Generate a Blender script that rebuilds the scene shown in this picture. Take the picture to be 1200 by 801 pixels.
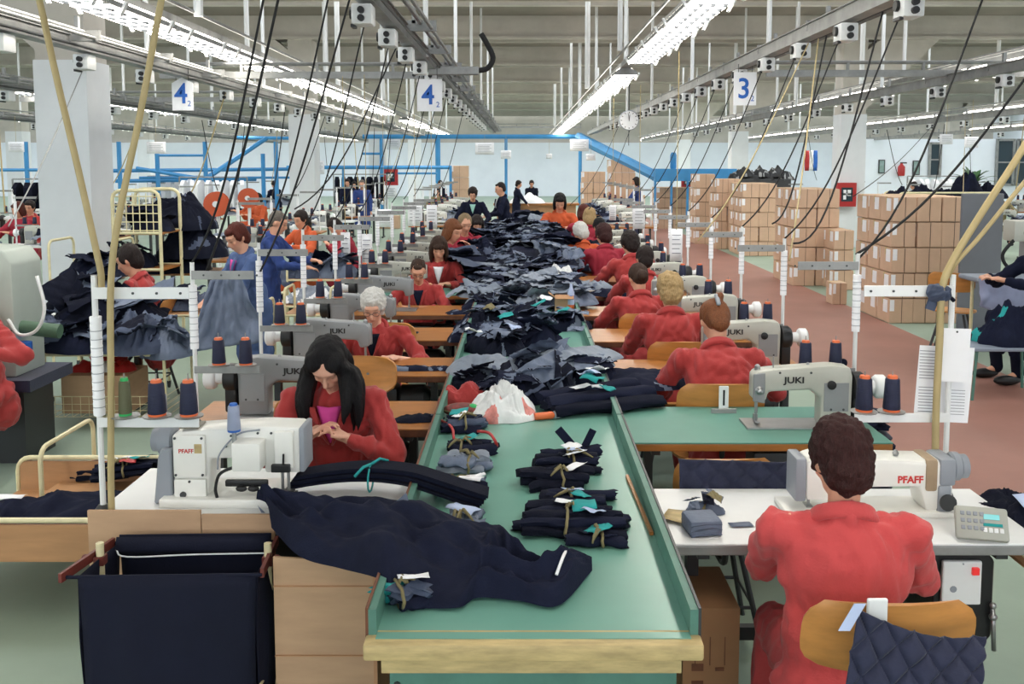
import bpy, bmesh, math, random
import numpy as np
from mathutils import Vector, Matrix, noise, Euler
random.seed(7)
for o in list(bpy.data.objects): bpy.data.objects.remove(o)
scn = bpy.context.scene
COL = scn.collection
# ------------------------------------------------------------------ camera
FPX, PX, HOR, PITCH, CAMH = 1100.0, 612.0, 192.0, math.radians(5.2), 2.05
PY = HOR + FPX*math.tan(PITCH)
cd = bpy.data.cameras.new('camera'); cam = bpy.data.objects.new('camera', cd); COL.objects.link(cam)
cd.sensor_width = 36; cd.lens = FPX/1200*36; cd.clip_end = 300; cd.clip_start = .05
cd.shift_x = (600-PX)/1200; cd.shift_y = -(400.5-PY)/1200
cam.location = (0, 0, CAMH); cam.rotation_euler = (math.pi/2-PITCH, 0, 0)
scn.camera = cam
# ------------------------------------------------------------------ world, exposure, lamps
scn.view_settings.view_transform = 'Standard'; scn.view_settings.look = 'None'
scn.view_settings.exposure = 0.2; scn.view_settings.gamma = 1; scn.view_settings.use_curve_mapping = False
w = bpy.data.worlds.new('world'); scn.world = w; w.use_nodes = True
w.node_tree.nodes['Background'].inputs[0].default_value = (.90, .95, 1, 1)
w.node_tree.nodes['Background'].inputs[1].default_value = 3.2
# the lamps of the hall are the glowing undersides of the fluorescent fixtures (see fluorescent_light), with glow added on their tops for the ceiling; daylight enters by added rooflight strips
LAMP_STRENGTH = 13.0
# ------------------------------------------------------------------ helpers
def at(px, py, d):
    """point at depth y=d seen at pixel px,py"""
    cx, cy = (px-PX)/FPX, -(py-PY)/FPX
    c, s = math.cos(PITCH), math.sin(PITCH)
    dy, dz = c+cy*s, cy*c-s
    t = d/dy
    return Vector((cx*t, d, CAMH+dz*t))
def onz(px, py, z):
    cx, cy = (px-PX)/FPX, -(py-PY)/FPX
    c, s = math.cos(PITCH), math.sin(PITCH)
    dy, dz = c+cy*s, cy*c-s
    t = (z-CAMH)/dz
    return Vector((cx*t, dy*t, z))
def lin(c):
    if isinstance(c, str):
        c = [int(c[i:i+2], 16)/255 for i in (0, 2, 4)]
    return tuple((v/12.92 if v <= .04045 else ((v+.055)/1.055)**2.4) for v in c)+(1,)
MATS = {}
def mat(name, col, rough=.6, metal=0, var=.0, scale=6, bump=0, bscale=40, col2=None, emit=0, spec=None, stretch=None, sheen=0, alpha=None, trans=0):
    if name in MATS: return MATS[name]
    m = bpy.data.materials.new(name); m.use_nodes = True; nt = m.node_tree; b = nt.nodes['Principled BSDF']
    b.inputs['Roughness'].default_value = rough; b.inputs['Metallic'].default_value = metal
    if spec is not None: b.inputs['Specular IOR Level'].default_value = spec
    if sheen: b.inputs['Sheen Weight'].default_value = sheen; b.inputs['Sheen Roughness'].default_value = .5
    if trans: b.inputs['Transmission Weight'].default_value = trans
    c = lin(col); b.inputs['Base Color'].default_value = c
    tc = None
    def coords():
        nonlocal tc
        if tc is None:
            t = nt.nodes.new('ShaderNodeTexCoord'); mp = nt.nodes.new('ShaderNodeMapping')
            nt.links.new(t.outputs['Object'], mp.inputs[0]); tc = mp
            if stretch: mp.inputs['Scale'].default_value = stretch
        return tc.outputs[0]
    if var or col2:
        n = nt.nodes.new('ShaderNodeTexNoise'); n.inputs['Scale'].default_value = scale; n.inputs['Detail'].default_value = 5
        n.inputs['Roughness'].default_value = .6
        nt.links.new(coords(), n.inputs['Vector'])
        r = nt.nodes.new('ShaderNodeValToRGB'); nt.links.new(n.outputs[0], r.inputs[0])
        c2 = lin(col2) if col2 else tuple(max(0, v*(1-var)) for v in c[:3])+(1,)
        c1 = c if col2 else tuple(min(1, v*(1+var*.6)) for v in c[:3])+(1,)
        r.color_ramp.elements[0].position = .32; r.color_ramp.elements[1].position = .68
        r.color_ramp.elements[0].color = c2; r.color_ramp.elements[1].color = c1
        nt.links.new(r.outputs[0], b.inputs['Base Color'])
    if bump:
        n2 = nt.nodes.new('ShaderNodeTexNoise'); n2.inputs['Scale'].default_value = bscale; n2.inputs['Detail'].default_value = 4
        nt.links.new(coords(), n2.inputs['Vector'])
        bp = nt.nodes.new('ShaderNodeBump'); bp.inputs['Strength'].default_value = bump; bp.inputs['Distance'].default_value = .02
        nt.links.new(n2.outputs[0], bp.inputs['Height']); nt.links.new(bp.outputs[0], b.inputs['Normal'])
    if emit:
        b.inputs['Emission Color'].default_value = c; b.inputs['Emission Strength'].default_value = emit
    MATS[name] = m
    return m

class MB:
    def __init__(s): s.v = []; s.f = []; s.m = []
    def add(s, vs, fs, mi=0):
        k = len(s.v); s.v += [tuple(p) for p in vs]; s.f += [tuple(i+k for i in f) for f in fs]; s.m += [mi]*len(fs); return s
    def box(s, c, sz, rz=0, rx=0, ry=0, mi=0, taper=1.0):
        R = Euler((rx, ry, rz)).to_matrix() if (rx or ry or rz) else None
        vs = []
        for z in (-.5, .5):
            t = taper if z > 0 else 1
            for x, y in ((-.5, -.5), (.5, -.5), (.5, .5), (-.5, .5)):
                p = Vector((x*sz[0]*t, y*sz[1]*t, z*sz[2]))
                if R: p = R @ p
                vs.append((p.x+c[0], p.y+c[1], p.z+c[2]))
        return s.add(vs, [(3, 2, 1, 0), (4, 5, 6, 7), (0, 1, 5, 4), (1, 2, 6, 5), (2, 3, 7, 6), (3, 0, 4, 7)], mi)
    def bb(s, x0, x1, y0, y1, z0, z1, mi=0):
        return s.box(((x0+x1)/2, (y0+y1)/2, (z0+z1)/2), (abs(x1-x0), abs(y1-y0), abs(z1-z0)), mi=mi)
    def rbox(s, c, sz, r=.01, seg=2, R=None, mi=0):
        """box with rounded edges"""
        bm = bmesh.new(); bmesh.ops.create_cube(bm, size=1)
        for v in bm.verts: v.co = Vector((v.co.x*sz[0], v.co.y*sz[1], v.co.z*sz[2]))
        bmesh.ops.bevel(bm, geom=bm.edges[:], offset=min(r, min(sz)*.49), segments=seg, affect='EDGES', profile=.5)
        vs = []
        for v in bm.verts:
            p = v.co.copy()
            if R is not None: p = R @ p
            vs.append((p.x+c[0], p.y+c[1], p.z+c[2]))
        bm.verts.index_update()
        fs = [tuple(v.index for v in f.verts) for f in bm.faces]; bm.free()
        return s.add(vs, fs, mi)
    def tube(s, pts, r=.01, seg=8, mi=0, cap=True, closed=False):
        pts = [Vector(p) for p in pts]; n = len(pts)
        rs = r if isinstance(r, (list, tuple)) else [r]*n
        vs = []; up = None
        for i, p in enumerate(pts):
            if closed: t = pts[(i+1) % n]-pts[i-1]
            else: t = pts[min(i+1, n-1)]-pts[max(i-1, 0)]
            if t.length < 1e-9: t = Vector((0, 0, 1))
            t.normalize()
            if up is None:
                up = Vector((0, 0, 1)) if abs(t.z) < .9 else Vector((1, 0, 0))
            a = t.cross(up)
            if a.length < 1e-4: a = t.orthogonal()
            a.normalize(); b = a.cross(t); up = b
            for k in range(seg):
                an = 2*math.pi*k/seg
                q = p+a*(math.cos(an)*rs[i])+b*(math.sin(an)*rs[i]); vs.append(tuple(q))
        fs = []
        for i in range(n if closed else n-1):
            j = (i+1) % n
            for k in range(seg):
                l = (k+1) % seg
                fs.append((i*seg+k, i*seg+l, j*seg+l, j*seg+k))
        if cap and not closed:
            fs.append(tuple(range(seg))[::-1]); fs.append(tuple((n-1)*seg+k for k in range(seg)))
        return s.add(vs, fs, mi)
    def lathe(s, prof, c=(0, 0, 0), seg=12, R=None, mi=0):
        vs = []; n = len(prof)
        for r, z in prof:
            for k in range(seg):
                a = 2*math.pi*k/seg; p = Vector((r*math.cos(a), r*math.sin(a), z))
                if R is not None: p = R @ p
                vs.append((p.x+c[0], p.y+c[1], p.z+c[2]))
        fs = []
        for i in range(n-1):
            for k in range(seg):
                l = (k+1) % seg; fs.append((i*seg+k, i*seg+l, (i+1)*seg+l, (i+1)*seg+k))
        fs.append(tuple(range(seg))[::-1]); fs.append(tuple((n-1)*seg+k for k in range(seg)))
        return s.add(vs, fs, mi)
    def ell(s, c, r, R=None, seg=12, rings=8, mi=0):
        vs = []; fs = []
        r = r if isinstance(r, (tuple, list)) else (r, r, r)
        for i in range(rings+1):
            th = math.pi*i/rings
            for k in range(seg):
                a = 2*math.pi*k/seg
                p = Vector((r[0]*math.sin(th)*math.cos(a), r[1]*math.sin(th)*math.sin(a), r[2]*math.cos(th)))
                if R is not None: p = R @ p
                vs.append((p.x+c[0], p.y+c[1], p.z+c[2]))
        for i in range(rings):
            for k in range(seg):
                l = (k+1) % seg; fs.append((i*seg+k, (i+1)*seg+k, (i+1)*seg+l, i*seg+l))
        return s.add(vs, fs, mi)
    def prism(s, poly, h0, h1, axis='z', mi=0):
        """extrude a 2-d polygon; axis z: (x,y)->h=z; axis y: (x,z)->h=y; axis x: (y,z)->h=x"""
        n = len(poly); vs = []
        for h in (h0, h1):
            for a, b in poly:
                vs.append((a, b, h) if axis == 'z' else ((a, h, b) if axis == 'y' else (h, a, b)))
        fs = [tuple(range(n))[::-1], tuple(range(n, 2*n))]
        for i in range(n):
            j = (i+1) % n; fs.append((i, j, n+j, n+i))
        return s.add(vs, fs, mi)
    def grid(s, nu, nv, fn, mi=0, thick=0):
        P = [[Vector(fn(i/(nu-1), j/(nv-1))) for j in range(nv)] for i in range(nu)]
        vs = [tuple(P[i][j]) for i in range(nu) for j in range(nv)]
        fs = [(i*nv+j, (i+1)*nv+j, (i+1)*nv+j+1, i*nv+j+1) for i in range(nu-1) for j in range(nv-1)]
        if thick:
            k = nu*nv; lo = []
            for i in range(nu):
                for j in range(nv):
                    a = P[min(i+1, nu-1)][j]-P[max(i-1, 0)][j]; b = P[i][min(j+1, nv-1)]-P[i][max(j-1, 0)]
                    nn = a.cross(b)
                    if nn.length > 1e-9: nn.normalize()
                    lo.append(tuple(P[i][j]-nn*thick))
            vs += lo; fs += [tuple(q+k for q in f[::-1]) for f in fs]
            for i in range(nu-1):
                for j in (0, nv-1):
                    a, b = i*nv+j, (i+1)*nv+j
                    fs.append((a, a+k, b+k, b) if j == 0 else (b, b+k, a+k, a))
            for j in range(nv-1):
                for i in (0, nu-1):
                    a, b = i*nv+j, i*nv+j+1
                    fs.append((b, b+k, a+k, a) if i == 0 else (a, a+k, b+k, b))
        return s.add(vs, fs, mi)
    def mesh(s, name, mats, smooth=False):
        me = bpy.data.meshes.new(name); me.from_pydata(s.v, [], s.f)
        for m in (mats if isinstance(mats, (list, tuple)) else [mats]): me.materials.append(m)
        if any(s.m): me.polygons.foreach_set('material_index', s.m)
        if smooth is True: me.polygons.foreach_set('use_smooth', [True]*len(s.f))
        elif smooth:
            me.polygons.foreach_set('use_smooth', [True]*len(s.f)); 
            try: me.set_sharp_from_angle(angle=math.radians(smooth))
            except Exception: pass
        me.update(); return me
    def build(s, name, mats, parent=None, smooth=False, loc=None, rz=0):
        return link(name, s.mesh(name, mats, smooth), parent, loc, rz)
def link(name, me, parent=None, loc=None, rz=0, rot=None, scale=None):
    o = bpy.data.objects.new(name, me); COL.objects.link(o)
    if parent is not None: o.parent = parent
    if loc is not None: o.location = loc
    if rz: o.rotation_euler = (0, 0, rz)
    if rot: o.rotation_euler = rot
    if scale: o.scale = scale
    return o
def tag(o, label, cat, group=None, kind=None):
    o['label'] = label
    if cat: o['category'] = cat
    if group: o['group'] = group
    if kind: o['kind'] = kind
    return o
def thing(name, label, cat, loc=(0, 0, 0), rz=0, group=None):
    o = bpy.data.objects.new(name, None); COL.objects.link(o); o.empty_display_size = .1
    o.location = loc; o.rotation_euler = (0, 0, rz)
    return tag(o, label, cat, group)
KIDS = {}
def dup(root, loc, rz=0, label=None, group=None, scale=None):
    def cp(o, par):
        c = o.copy(); COL.objects.link(c); c.parent = par
        for ch in o.children: cp(ch, c)
        return c
    r = cp(root, None); r.location = loc; r.rotation_euler = (0, 0, rz)
    if scale: r.scale = scale
    if label: r['label'] = label
    if group: r['group'] = group
    return r
def struct(o, label=None):
    o['kind'] = 'structure'
    if label: o['label'] = label
    return o
def ts_graph():
    with bpy.context.temp_override(scene=TS, view_layer=TS.view_layers[0]): return bpy.context.evaluated_depsgraph_get()
def ordw(n):
    a = ['', 'first', 'second', 'third', 'fourth', 'fifth', 'sixth', 'seventh', 'eighth', 'ninth', 'tenth', 'eleventh', 'twelfth', 'thirteenth', 'fourteenth', 'fifteenth', 'sixteenth', 'seventeenth', 'eighteenth', 'nineteenth']
    return a[n] if n < 20 else (('twentieth', 'thirtieth', 'fortieth')[n//10-2] if n % 10 == 0 else ('twenty-', 'thirty-', 'forty-')[n//10-2]+a[n % 10])
TS = bpy.data.scenes.new('workbench')      # scratch scene for evaluating modifiers, removed at the end
def text_mesh(body, size, mat_, ext=.0006, align='CENTER', bold=0):
    cu = bpy.data.curves.new('lettering', 'FONT'); cu.body = body; cu.size = size; cu.extrude = ext; cu.align_x = align; cu.align_y = 'CENTER'
    cu.offset = bold; cu.resolution_u = 3
    o = bpy.data.objects.new('tmp', cu); TS.collection.objects.link(o)
    dg = ts_graph(); me = bpy.data.meshes.new_from_object(o.evaluated_get(dg))
    bpy.data.objects.remove(o); me.materials.clear(); me.materials.append(mat_); return me
def smoothpts(pts, n=24):
    """Catmull-Rom through the points"""
    P = [Vector(p) for p in pts]; P = [P[0]*2-P[1]]+P+[P[-1]*2-P[-2]]
    out = []; segs = len(P)-3; per = max(2, n//segs)
    for i in range(segs):
        a, b, c, d = P[i:i+4]
        for k in range(per):
            t = k/per
            out.append(.5*((2*b)+(c-a)*t+(2*a-5*b+4*c-d)*t*t+(3*b-a-3*c+d)*t**3))
    out.append(P[-2]); return out
_rs = np.random.RandomState(3); _perm = np.tile(_rs.permutation(256), 3); _g = _rs.normal(size=(256, 3)); _g /= np.linalg.norm(_g, axis=1)[:, None]
def pn(P):
    """gradient noise of an (n,3) array, about -1..1"""
    P = np.asarray(P, float); i = np.floor(P).astype(int); f = P-i; u = f*f*f*(f*(f*6-15)+10); i &= 255; out = 0
    for a in (0, 1):
        for b_ in (0, 1):
            for c in (0, 1):
                h = _perm[_perm[_perm[i[:, 0]+a]+i[:, 1]+b_]+i[:, 2]+c]
                gr = _g[h]; d = (f[:, 0]-a)*gr[:, 0]+(f[:, 1]-b_)*gr[:, 1]+(f[:, 2]-c)*gr[:, 2]
                out = out+d*(u[:, 0] if a else 1-u[:, 0])*(u[:, 1] if b_ else 1-u[:, 1])*(u[:, 2] if c else 1-u[:, 2])
    return out*1.6
def nz(x, y, z=0): return noise.noise(Vector((x, y, z)))
# ------------------------------------------------------------------ materials
M = dict(
 floor=mat('floor_green', '93a594', .55, var=.14, scale=.9, bump=.03, bscale=30),
 red=mat('floor_red', '9a6d60', .55, var=.12, scale=1.2, bump=.03, bscale=30),
 conc=mat('concrete', 'c8c2b9', .85, var=.12, scale=1.3, bump=.1, bscale=14),
 slab=mat('concrete_slab', '8b847b', .9, var=.15, scale=.8),
 wall=mat('wall_paint', 'eef4fd', .8, var=.05, scale=.7),
 colp=mat('column_paint', 'e2e5e8', .6, var=.06, scale=1.5),
 white=mat('white_paint', 'e6e8e8', .4, var=.04, scale=5),
 paper=mat('paper', 'f0f1f4', .85, var=.03, scale=8),
 card=mat('cardboard', 'bd9b7b', .85, var=.09, scale=4, stretch=(1, 1, 5)),
 boxc=mat('box_cardboard', 'cfae93', .85, var=.07, scale=4),
 greent=mat('green_table_top', '5f9183', .5, var=.07, scale=3, spec=.3),
 card2=mat('cardboard_dark', 'b98d68', .85, var=.09, scale=4),
 tape=mat('packing_tape_line', '4a3a2c', .6),
 steel=mat('steel', 'a9abac', .38, metal=.85, var=.12, scale=9),
 galv=mat('galvanised', '9b9c9b', .5, metal=.55, var=.2, scale=6),
 dsteel=mat('dark_steel', '4a4c4e', .45, metal=.6),
 black=mat('black_plastic', '17181a', .45),
 rubber=mat('black_rubber', '1c1c1e', .75),
 cream=mat('cream_enamel', 'e0d6ac', .42, var=.12, scale=14),
 wood=mat('varnished_wood', 'a86d35', .35, var=.22, scale=5, stretch=(1, 9, 9), bump=.05),
 ply=mat('plywood_chair', 'c48746', .38, var=.18, scale=4, stretch=(1, 6, 6)),
 lwood=mat('light_board_wood', 'b88a60', .5, var=.14, scale=3, stretch=(1, 1, 7)),
 woodd=mat('worn_dark_edge', '6b4029', .6, var=.35, scale=16),
 green=mat('green_laminate', '6fa293', .28, var=.07, scale=3),
 greend=mat('green_painted_board', '527f72', .5, var=.14, scale=7),
 tapeb=mat('old_masking_tape', 'c3ad7a', .6, var=.3, scale=7, stretch=(1, 5, 5)),
 navy=mat('navy_cloth', '1b1f32', .9, var=.22, scale=9, bump=.18, bscale=160, spec=.12),
 navy2=mat('navy_cloth_dark', '161927', .9, var=.2, scale=9, bump=.18, bscale=160, spec=.12),
 navyb=mat('navy_quilt', '171e3c', .75, var=.15, scale=12, bump=.12, bscale=90, sheen=.2),
 slate=mat('slate_lining', '5f6b81', .55, var=.18, scale=7, bump=.15, bscale=60),
 grey=mat('grey_lining', '788290', .6, var=.15, scale=7, bump=.15, bscale=60),
 denim=mat('blue_grey_cloth', '3f4a62', .7, var=.25, scale=7, bump=.15, bscale=60),
 teal=mat('teal_cloth', '1c9696', .8, var=.15, scale=10),
 khaki=mat('khaki_ribbon', '7d7350', .85, var=.3, scale=22),
 lblue=mat('pale_blue_cloth', 'b4c3e2', .8, var=.05, scale=10),
 coat=mat('red_work_coat', 'a93433', .85, var=.1, scale=3, bump=.12, bscale=120, sheen=.15),
 coat2=mat('faded_red_coat', 'c8494a', .85, var=.08, scale=3, bump=.12, bscale=120, sheen=.15),
 coat3=mat('crimson_coat', '9c2438', .85, var=.1, scale=3, bump=.12, bscale=120),
 orange=mat('orange_coat', 'c4562c', .85, var=.08, scale=3),
 bluecoat=mat('blue_work_coat', '273f7d', .85, var=.12, scale=3, bump=.1, bscale=90),
 bluedress=mat('blue_grey_dress', '4a608d', .85, var=.1, scale=3),
 spool=mat('navy_thread', '1d2340', .6, var=.1, scale=40, bump=.3, bscale=120, stretch=(.1, .1, 4)),
 olive=mat('olive_thread', '5d5f45', .6, bump=.3, bscale=120, stretch=(.1, .1, 4)),
 gthread=mat('grey_blue_thread', '98a2bb', .6, bump=.3, bscale=120, stretch=(.1, .1, 4)),
 spoolo=mat('orange_spool_core', 'e2703f', .45),
 spoolg=mat('green_spool_core', '2fae5e', .45),
 blue=mat('blue_pipe_paint', '3f8fc8', .45, var=.1, scale=3),
 juki=mat('machine_enamel_grey', 'b9bab0', .35, var=.05, scale=6),
 juki2=mat('machine_enamel_dark', '8d9092', .4, var=.06, scale=6),
 pfaff=mat('machine_enamel_white', 'e9e9e3', .32, var=.03, scale=6),
 plastg=mat('grey_plastic', '8f959d', .45),
 letb=mat('lettering_black', '1a1a1a', .5), letr=mat('lettering_red', 'c7352f', .5), letblue=mat('lettering_blue', '2260b8', .5),
 hose=mat('beige_hose', 'b3a173', .5, var=.1, scale=8),
 redp=mat('red_enamel', 'b12b2c', .4, var=.08, scale=5), rust=mat('rust_brown_enamel', '6d2f28', .5, var=.25, scale=16),
 pink=mat('pink_shirt', 'd8479a', .8), mint=mat('mint_shirt', '9fd0c4', .8), lilac=mat('lilac_coat', 'b39bc4', .8),
 bagw=mat('plastic_bag_white', 'dfe2e2', .35, var=.06, scale=9, bump=.3, bscale=25), bagr=mat('plastic_bag_print', 'd9877f', .4, var=.3, scale=30),
 lin=mat('pale_lining', '868f9d', .6, var=.15, scale=7),
 bagn=mat('navy_canvas', '101428', .85, var=.14, scale=5, bump=.12, bscale=140, spec=.3),
 orangep=mat('orange_plastic', 'c9562f', .45), print=mat('print_grey', '8b8e94', .8),
 glassy=mat('dark_glass', '33424a', .08), 
 tube=mat('fluorescent_tube', 'fff8ec', .3, emit=LAMP_STRENGTH),
 ceil_fill=mat('added_ceiling_glow', 'fff8ec', .3, emit=8),  # added glow for the fixture tops, brightens the ceiling
 refl=mat('lamp_reflector', 'f0f0ea', .35, var=.05, scale=8),
)
# ================================================================== structure
ZB, ZS = 5.05, 5.62          # underside of the ceiling beams, underside of the slab
b = MB(); b.bb(-40, 30, -3, 62, -.1, 0); struct(b.build('floor', M['floor']))
b = MB(); b.bb(2.62, 4.72, -2, 40, 0, .004); struct(b.build('floor_aisle', M['red']), 'terracotta red aisle strip painted along the green floor')
b = MB(); b.bb(-40, 30, 60, 60.2, 0, 3.4); struct(b.build('wall_back', M['wall']))
b = MB(); b.bb(-40, 30, 60.2, 60.4, 0, 5.8); struct(b.build('wall_back_upper', M['conc']))
b = MB(); b.bb(-40, 30, -3.2, -3, 0, 1.1); b.bb(-40, 30, -3.2, -3, 3.7, 5.8)
for k in range(18): b.bb(-40+k*4, -39+k*4, -3.2, -3, 1.1, 3.7)     # window openings between piers
struct(b.build('wall_front', M['wall']))
b = MB(); b.bb(-40.2, -40, -3, 62, 0, 5.8); struct(b.build('wall_left', M['wall']))
b = MB(); b.bb(30, 30.2, -3, 62, 0, 5.8); struct(b.build('wall_right', M['wall']))
b = MB(); b.bb(13.2, 30, 38, 38.15, 0, 3.05); struct(b.build('wall_partition', M['wall']))
# roof slab in bands; an open rooflight strip, added unseen behind every beam, lets daylight in
b = MB(); y_ = -3
for k in range(10):
    yb = 5.4+6*k
    b.bb(-40, 30, y_, yb+.28, ZS, ZS+.2); y_ = yb+(2.1 if k < 6 else 3.0)  # far strips widened to throw more light on the back wall
b.bb(-40, 30, y_, 62, ZS, ZS+.2); struct(b.build('ceiling', M['slab']))
bm_ = MB(); bm_.bb(-40, 30, -.28, .28, ZB, ZS+.02)
bm_.bb(-40, 30, -.36, .36, ZB, ZB+.07)
me = bm_.mesh('ceiling_beam', M['conc'])
for k in range(10): struct(link('ceiling_beam', me, None, (0, 5.4+6*k, 0)))
# two secondary thin ribs under the slab between beams
me = MB().bb(-40, 30, -.09, .09, ZS-.22, ZS+.01).mesh('ceiling_rib', M['conc'])
for k in range(9): struct(link('ceiling_rib', me, None, (0, 8.4+6*k, 0)))
# columns with raking haunches
cme = MB().bb(-.31, .31, 0, .62, 0, 3.26).mesh('column', M['colp'])
cup = MB().bb(-.29, .29, .02, .6, 3.26, ZB+.02).mesh('column_head', M['conc'])
hm = {}
for sgn in (-1, 1):
    h = MB(); h.prism([(sgn*-.27, 3.3), (sgn*.27, 3.35), (sgn*2.6, ZS), (sgn*1.3, ZS), (sgn*-.27, 4.35)], .03, .55, 'y')
    hm[sgn] = h.mesh('haunch', M['conc'])
for cx_, sgn in ((-5.4, -1), (8.1, 1), (-18.9, -1), (21.6, 1)):
    for k in range(4):
        yy = 11.1+12*k
        c = struct(link('column', cme, None, (cx_, yy, 0)), 'square white painted concrete column')
        link('column_head', cup, c); link('haunch', hm[sgn], c)
# pictures and windows on the partition wall
def on_partition(px0, px1, py0, py1, y=37.98):
    a = at(px0, py1, y); c = at(px1, py0, y); return a.x, c.x, a.z, c.z
wi = 0
for (p0, p1, q0, q1) in ((1088, 1102, 168, 206), (1166, 1188, 164, 216), (1190, 1222, 164, 216)):
    wi += 1
    x0, x1, z0, z1 = on_partition(p0, p1, q0, q1)
    b = MB(); b.bb(x0, x1, 37.95, 38.0, z0, z1); wn = struct(b.build('window_%d' % wi, M['glassy']))
    b = MB()
    for xx in (x0, x1): b.bb(xx-.05, xx+.05, 37.9, 37.97, z0-.05, z1+.05)
    b.bb(x0, x1, 37.9, 37.97, z0-.05, z0+.04); b.bb(x0, x1, 37.9, 37.97, z1-.04, z1+.05); b.bb(x0, x1, 37.91, 37.96, (z0+z1)/2-.03, (z0+z1)/2+.03)
    b.build('window_frame', M['galv'], wn)

# ================================================================== fluorescent lamps
def make_lamp():
    t = thing('fluorescent_light', 'long white fluorescent ceiling light in a suspended lamp row', 'ceiling light')
    L = 1.42; w2 = .17
    b = MB(); b.prism([(-w2, 0), (w2, 0), (w2-.02, .05), (.06, .10), (-.06, .10), (-w2+.02, .05)], -L/2, L/2, 'y'); b.build('reflector', M['galv'], t)
    b = MB(); b.bb(-w2+.015, w2-.015, -L/2+.02, L/2-.02, -.012, -.002); b.build('diffuser', M['tube'], t)
    b = MB()
    for q in (-1, 1): b.add([(q*(w2-.022), -L/2+.03, .0525), (q*(w2-.022), L/2-.03, .0525), (q*.075, L/2-.03, .0995), (q*.075, -L/2+.03, .0995)], [(0, 1, 2, 3) if q < 0 else (3, 2, 1, 0)])
    b.build('added_uplight', M['ceil_fill'], t)  # unseen glowing faces added above each reflector to lift the ceiling
    b = MB()
    for i in range(6):
        for j in (-1, 0, 1):
            cx, cy = j*.095, -L/2+.14+i*.228
            pts = [(cx+.03*math.cos(a), cy+.06*math.sin(a), -.02) for a in np.linspace(-2.2, 1.2, 7)]
            b.tube(pts, [.004, .012, .016, .017, .016, .012, .004], 4)
    b.build('louvre_clips', M['plastg'], t)['kind'] = 'stuff'
    b = MB()
    for y in (-.5, .5):
        b.box((w2+.012, y, -.005), (.02, .05, .12), ry=.5); b.box((-w2-.012, y, .0), (.02, .04, .1), ry=-.5)
    b.build('clips', M['white'], t)['kind'] = 'stuff'
    return t
lamp0 = make_lamp(); first = [True]
def lamp_row(x, z, y0, y1, gap=(), tilt=0, label=None, group=None):
    y = y0; nin = nout = 0
    while y < y1:
        if not any(a <= y <= c for a, c in gap):
            if first[0]: o = lamp0; first[0] = False
            else: o = dup(lamp0, (0, 0, 0))
            o.location = (x, y, z); o.rotation_euler = (0, tilt, 0); o['group'] = group
            px = PX+FPX*x/max(.1, y); vis = y > 6.6 and -30 < px < 1230
            if vis: nin += 1
            else: nout += 1
            o['label'] = ordw(nin)+' fluorescent light from the near end, row '+label if vis else ordw(nout)+' fluorescent light outside the picture, row '+label
        y += 1.5
    b = MB()   # hanging tray above the lamps
    b.bb(-.07, .07, 0, y1-y0+1, .10, .17); b.tube([(.16, 0, .24), (.16, y1-y0+1, .24)], .018, 6); b.tube([(-.16, 0, .2), (-.16, y1-y0+1, .2)], .014, 6)
    tag(b.build('lamp_tray', M['galv'], None, loc=(x, y0-.8, z)), 'galvanised tray carrying the lamp row '+label , 'tray')
ROWS = [(1.44, 3.28, -1.1, 44, 'over the central table', (.0)), (-3.35, 3.28, -.9, 44, 'above the aisle by the left column', 0),
        (-8.7, 3.28, 8, 50, 'in the next row beyond the left columns', 0), (-14.2, 3.28, 14, 50, 'in the far left row', 0),
        (6.3, 3.28, 8, 50, 'above the cardboard box stacks', 0), (11.4, 3.28, 13, 50, 'in the row right of the box stacks', 0), (17, 3.28, 20, 36, 'in the far right row', 0)]
for i, (x, z, y0, y1, txt, tl) in enumerate(ROWS):
    lamp_row(x, z, y0, y1, gap=((11.6, 12.5),) if i == 0 else (((24, 27), (33, 34)) if i == 1 else ((9.5, 10.5), (15, 16.4), (24, 26))), tilt=0,
             label=txt, group='fluorescent lamps '+txt)

# ================================================================== hanging pipes
pm = MB().tube([(0, 0, 0), (0, 0, 1)], .032, 8).mesh('hanger_pipe', M['white'], 40)
PC = {}
def pipe(x, y, z0, z1=5.2, txt='', w=1.0):
    o = link('hanger_pipe', pm, None, (x, y, z0), scale=(w, w, z1-z0))
    PC[txt] = PC.get(txt, 0)+1; tag(o, ordw(PC[txt])+' white hanger pipe from the near end '+txt, 'pipe', 'hanger pipes '+txt)
for (x, z, y0, y1, txt, _) in ROWS:
    y = y0+1.2; k = 0
    while y < min(y1, 42):
        pipe(x+(.2 if k % 2 else -.2), y, z+.2, ZS, txt.replace('in the', 'of the'), 1.0 if k % 3 else 1.5); y += 3.0; k += 1
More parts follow.
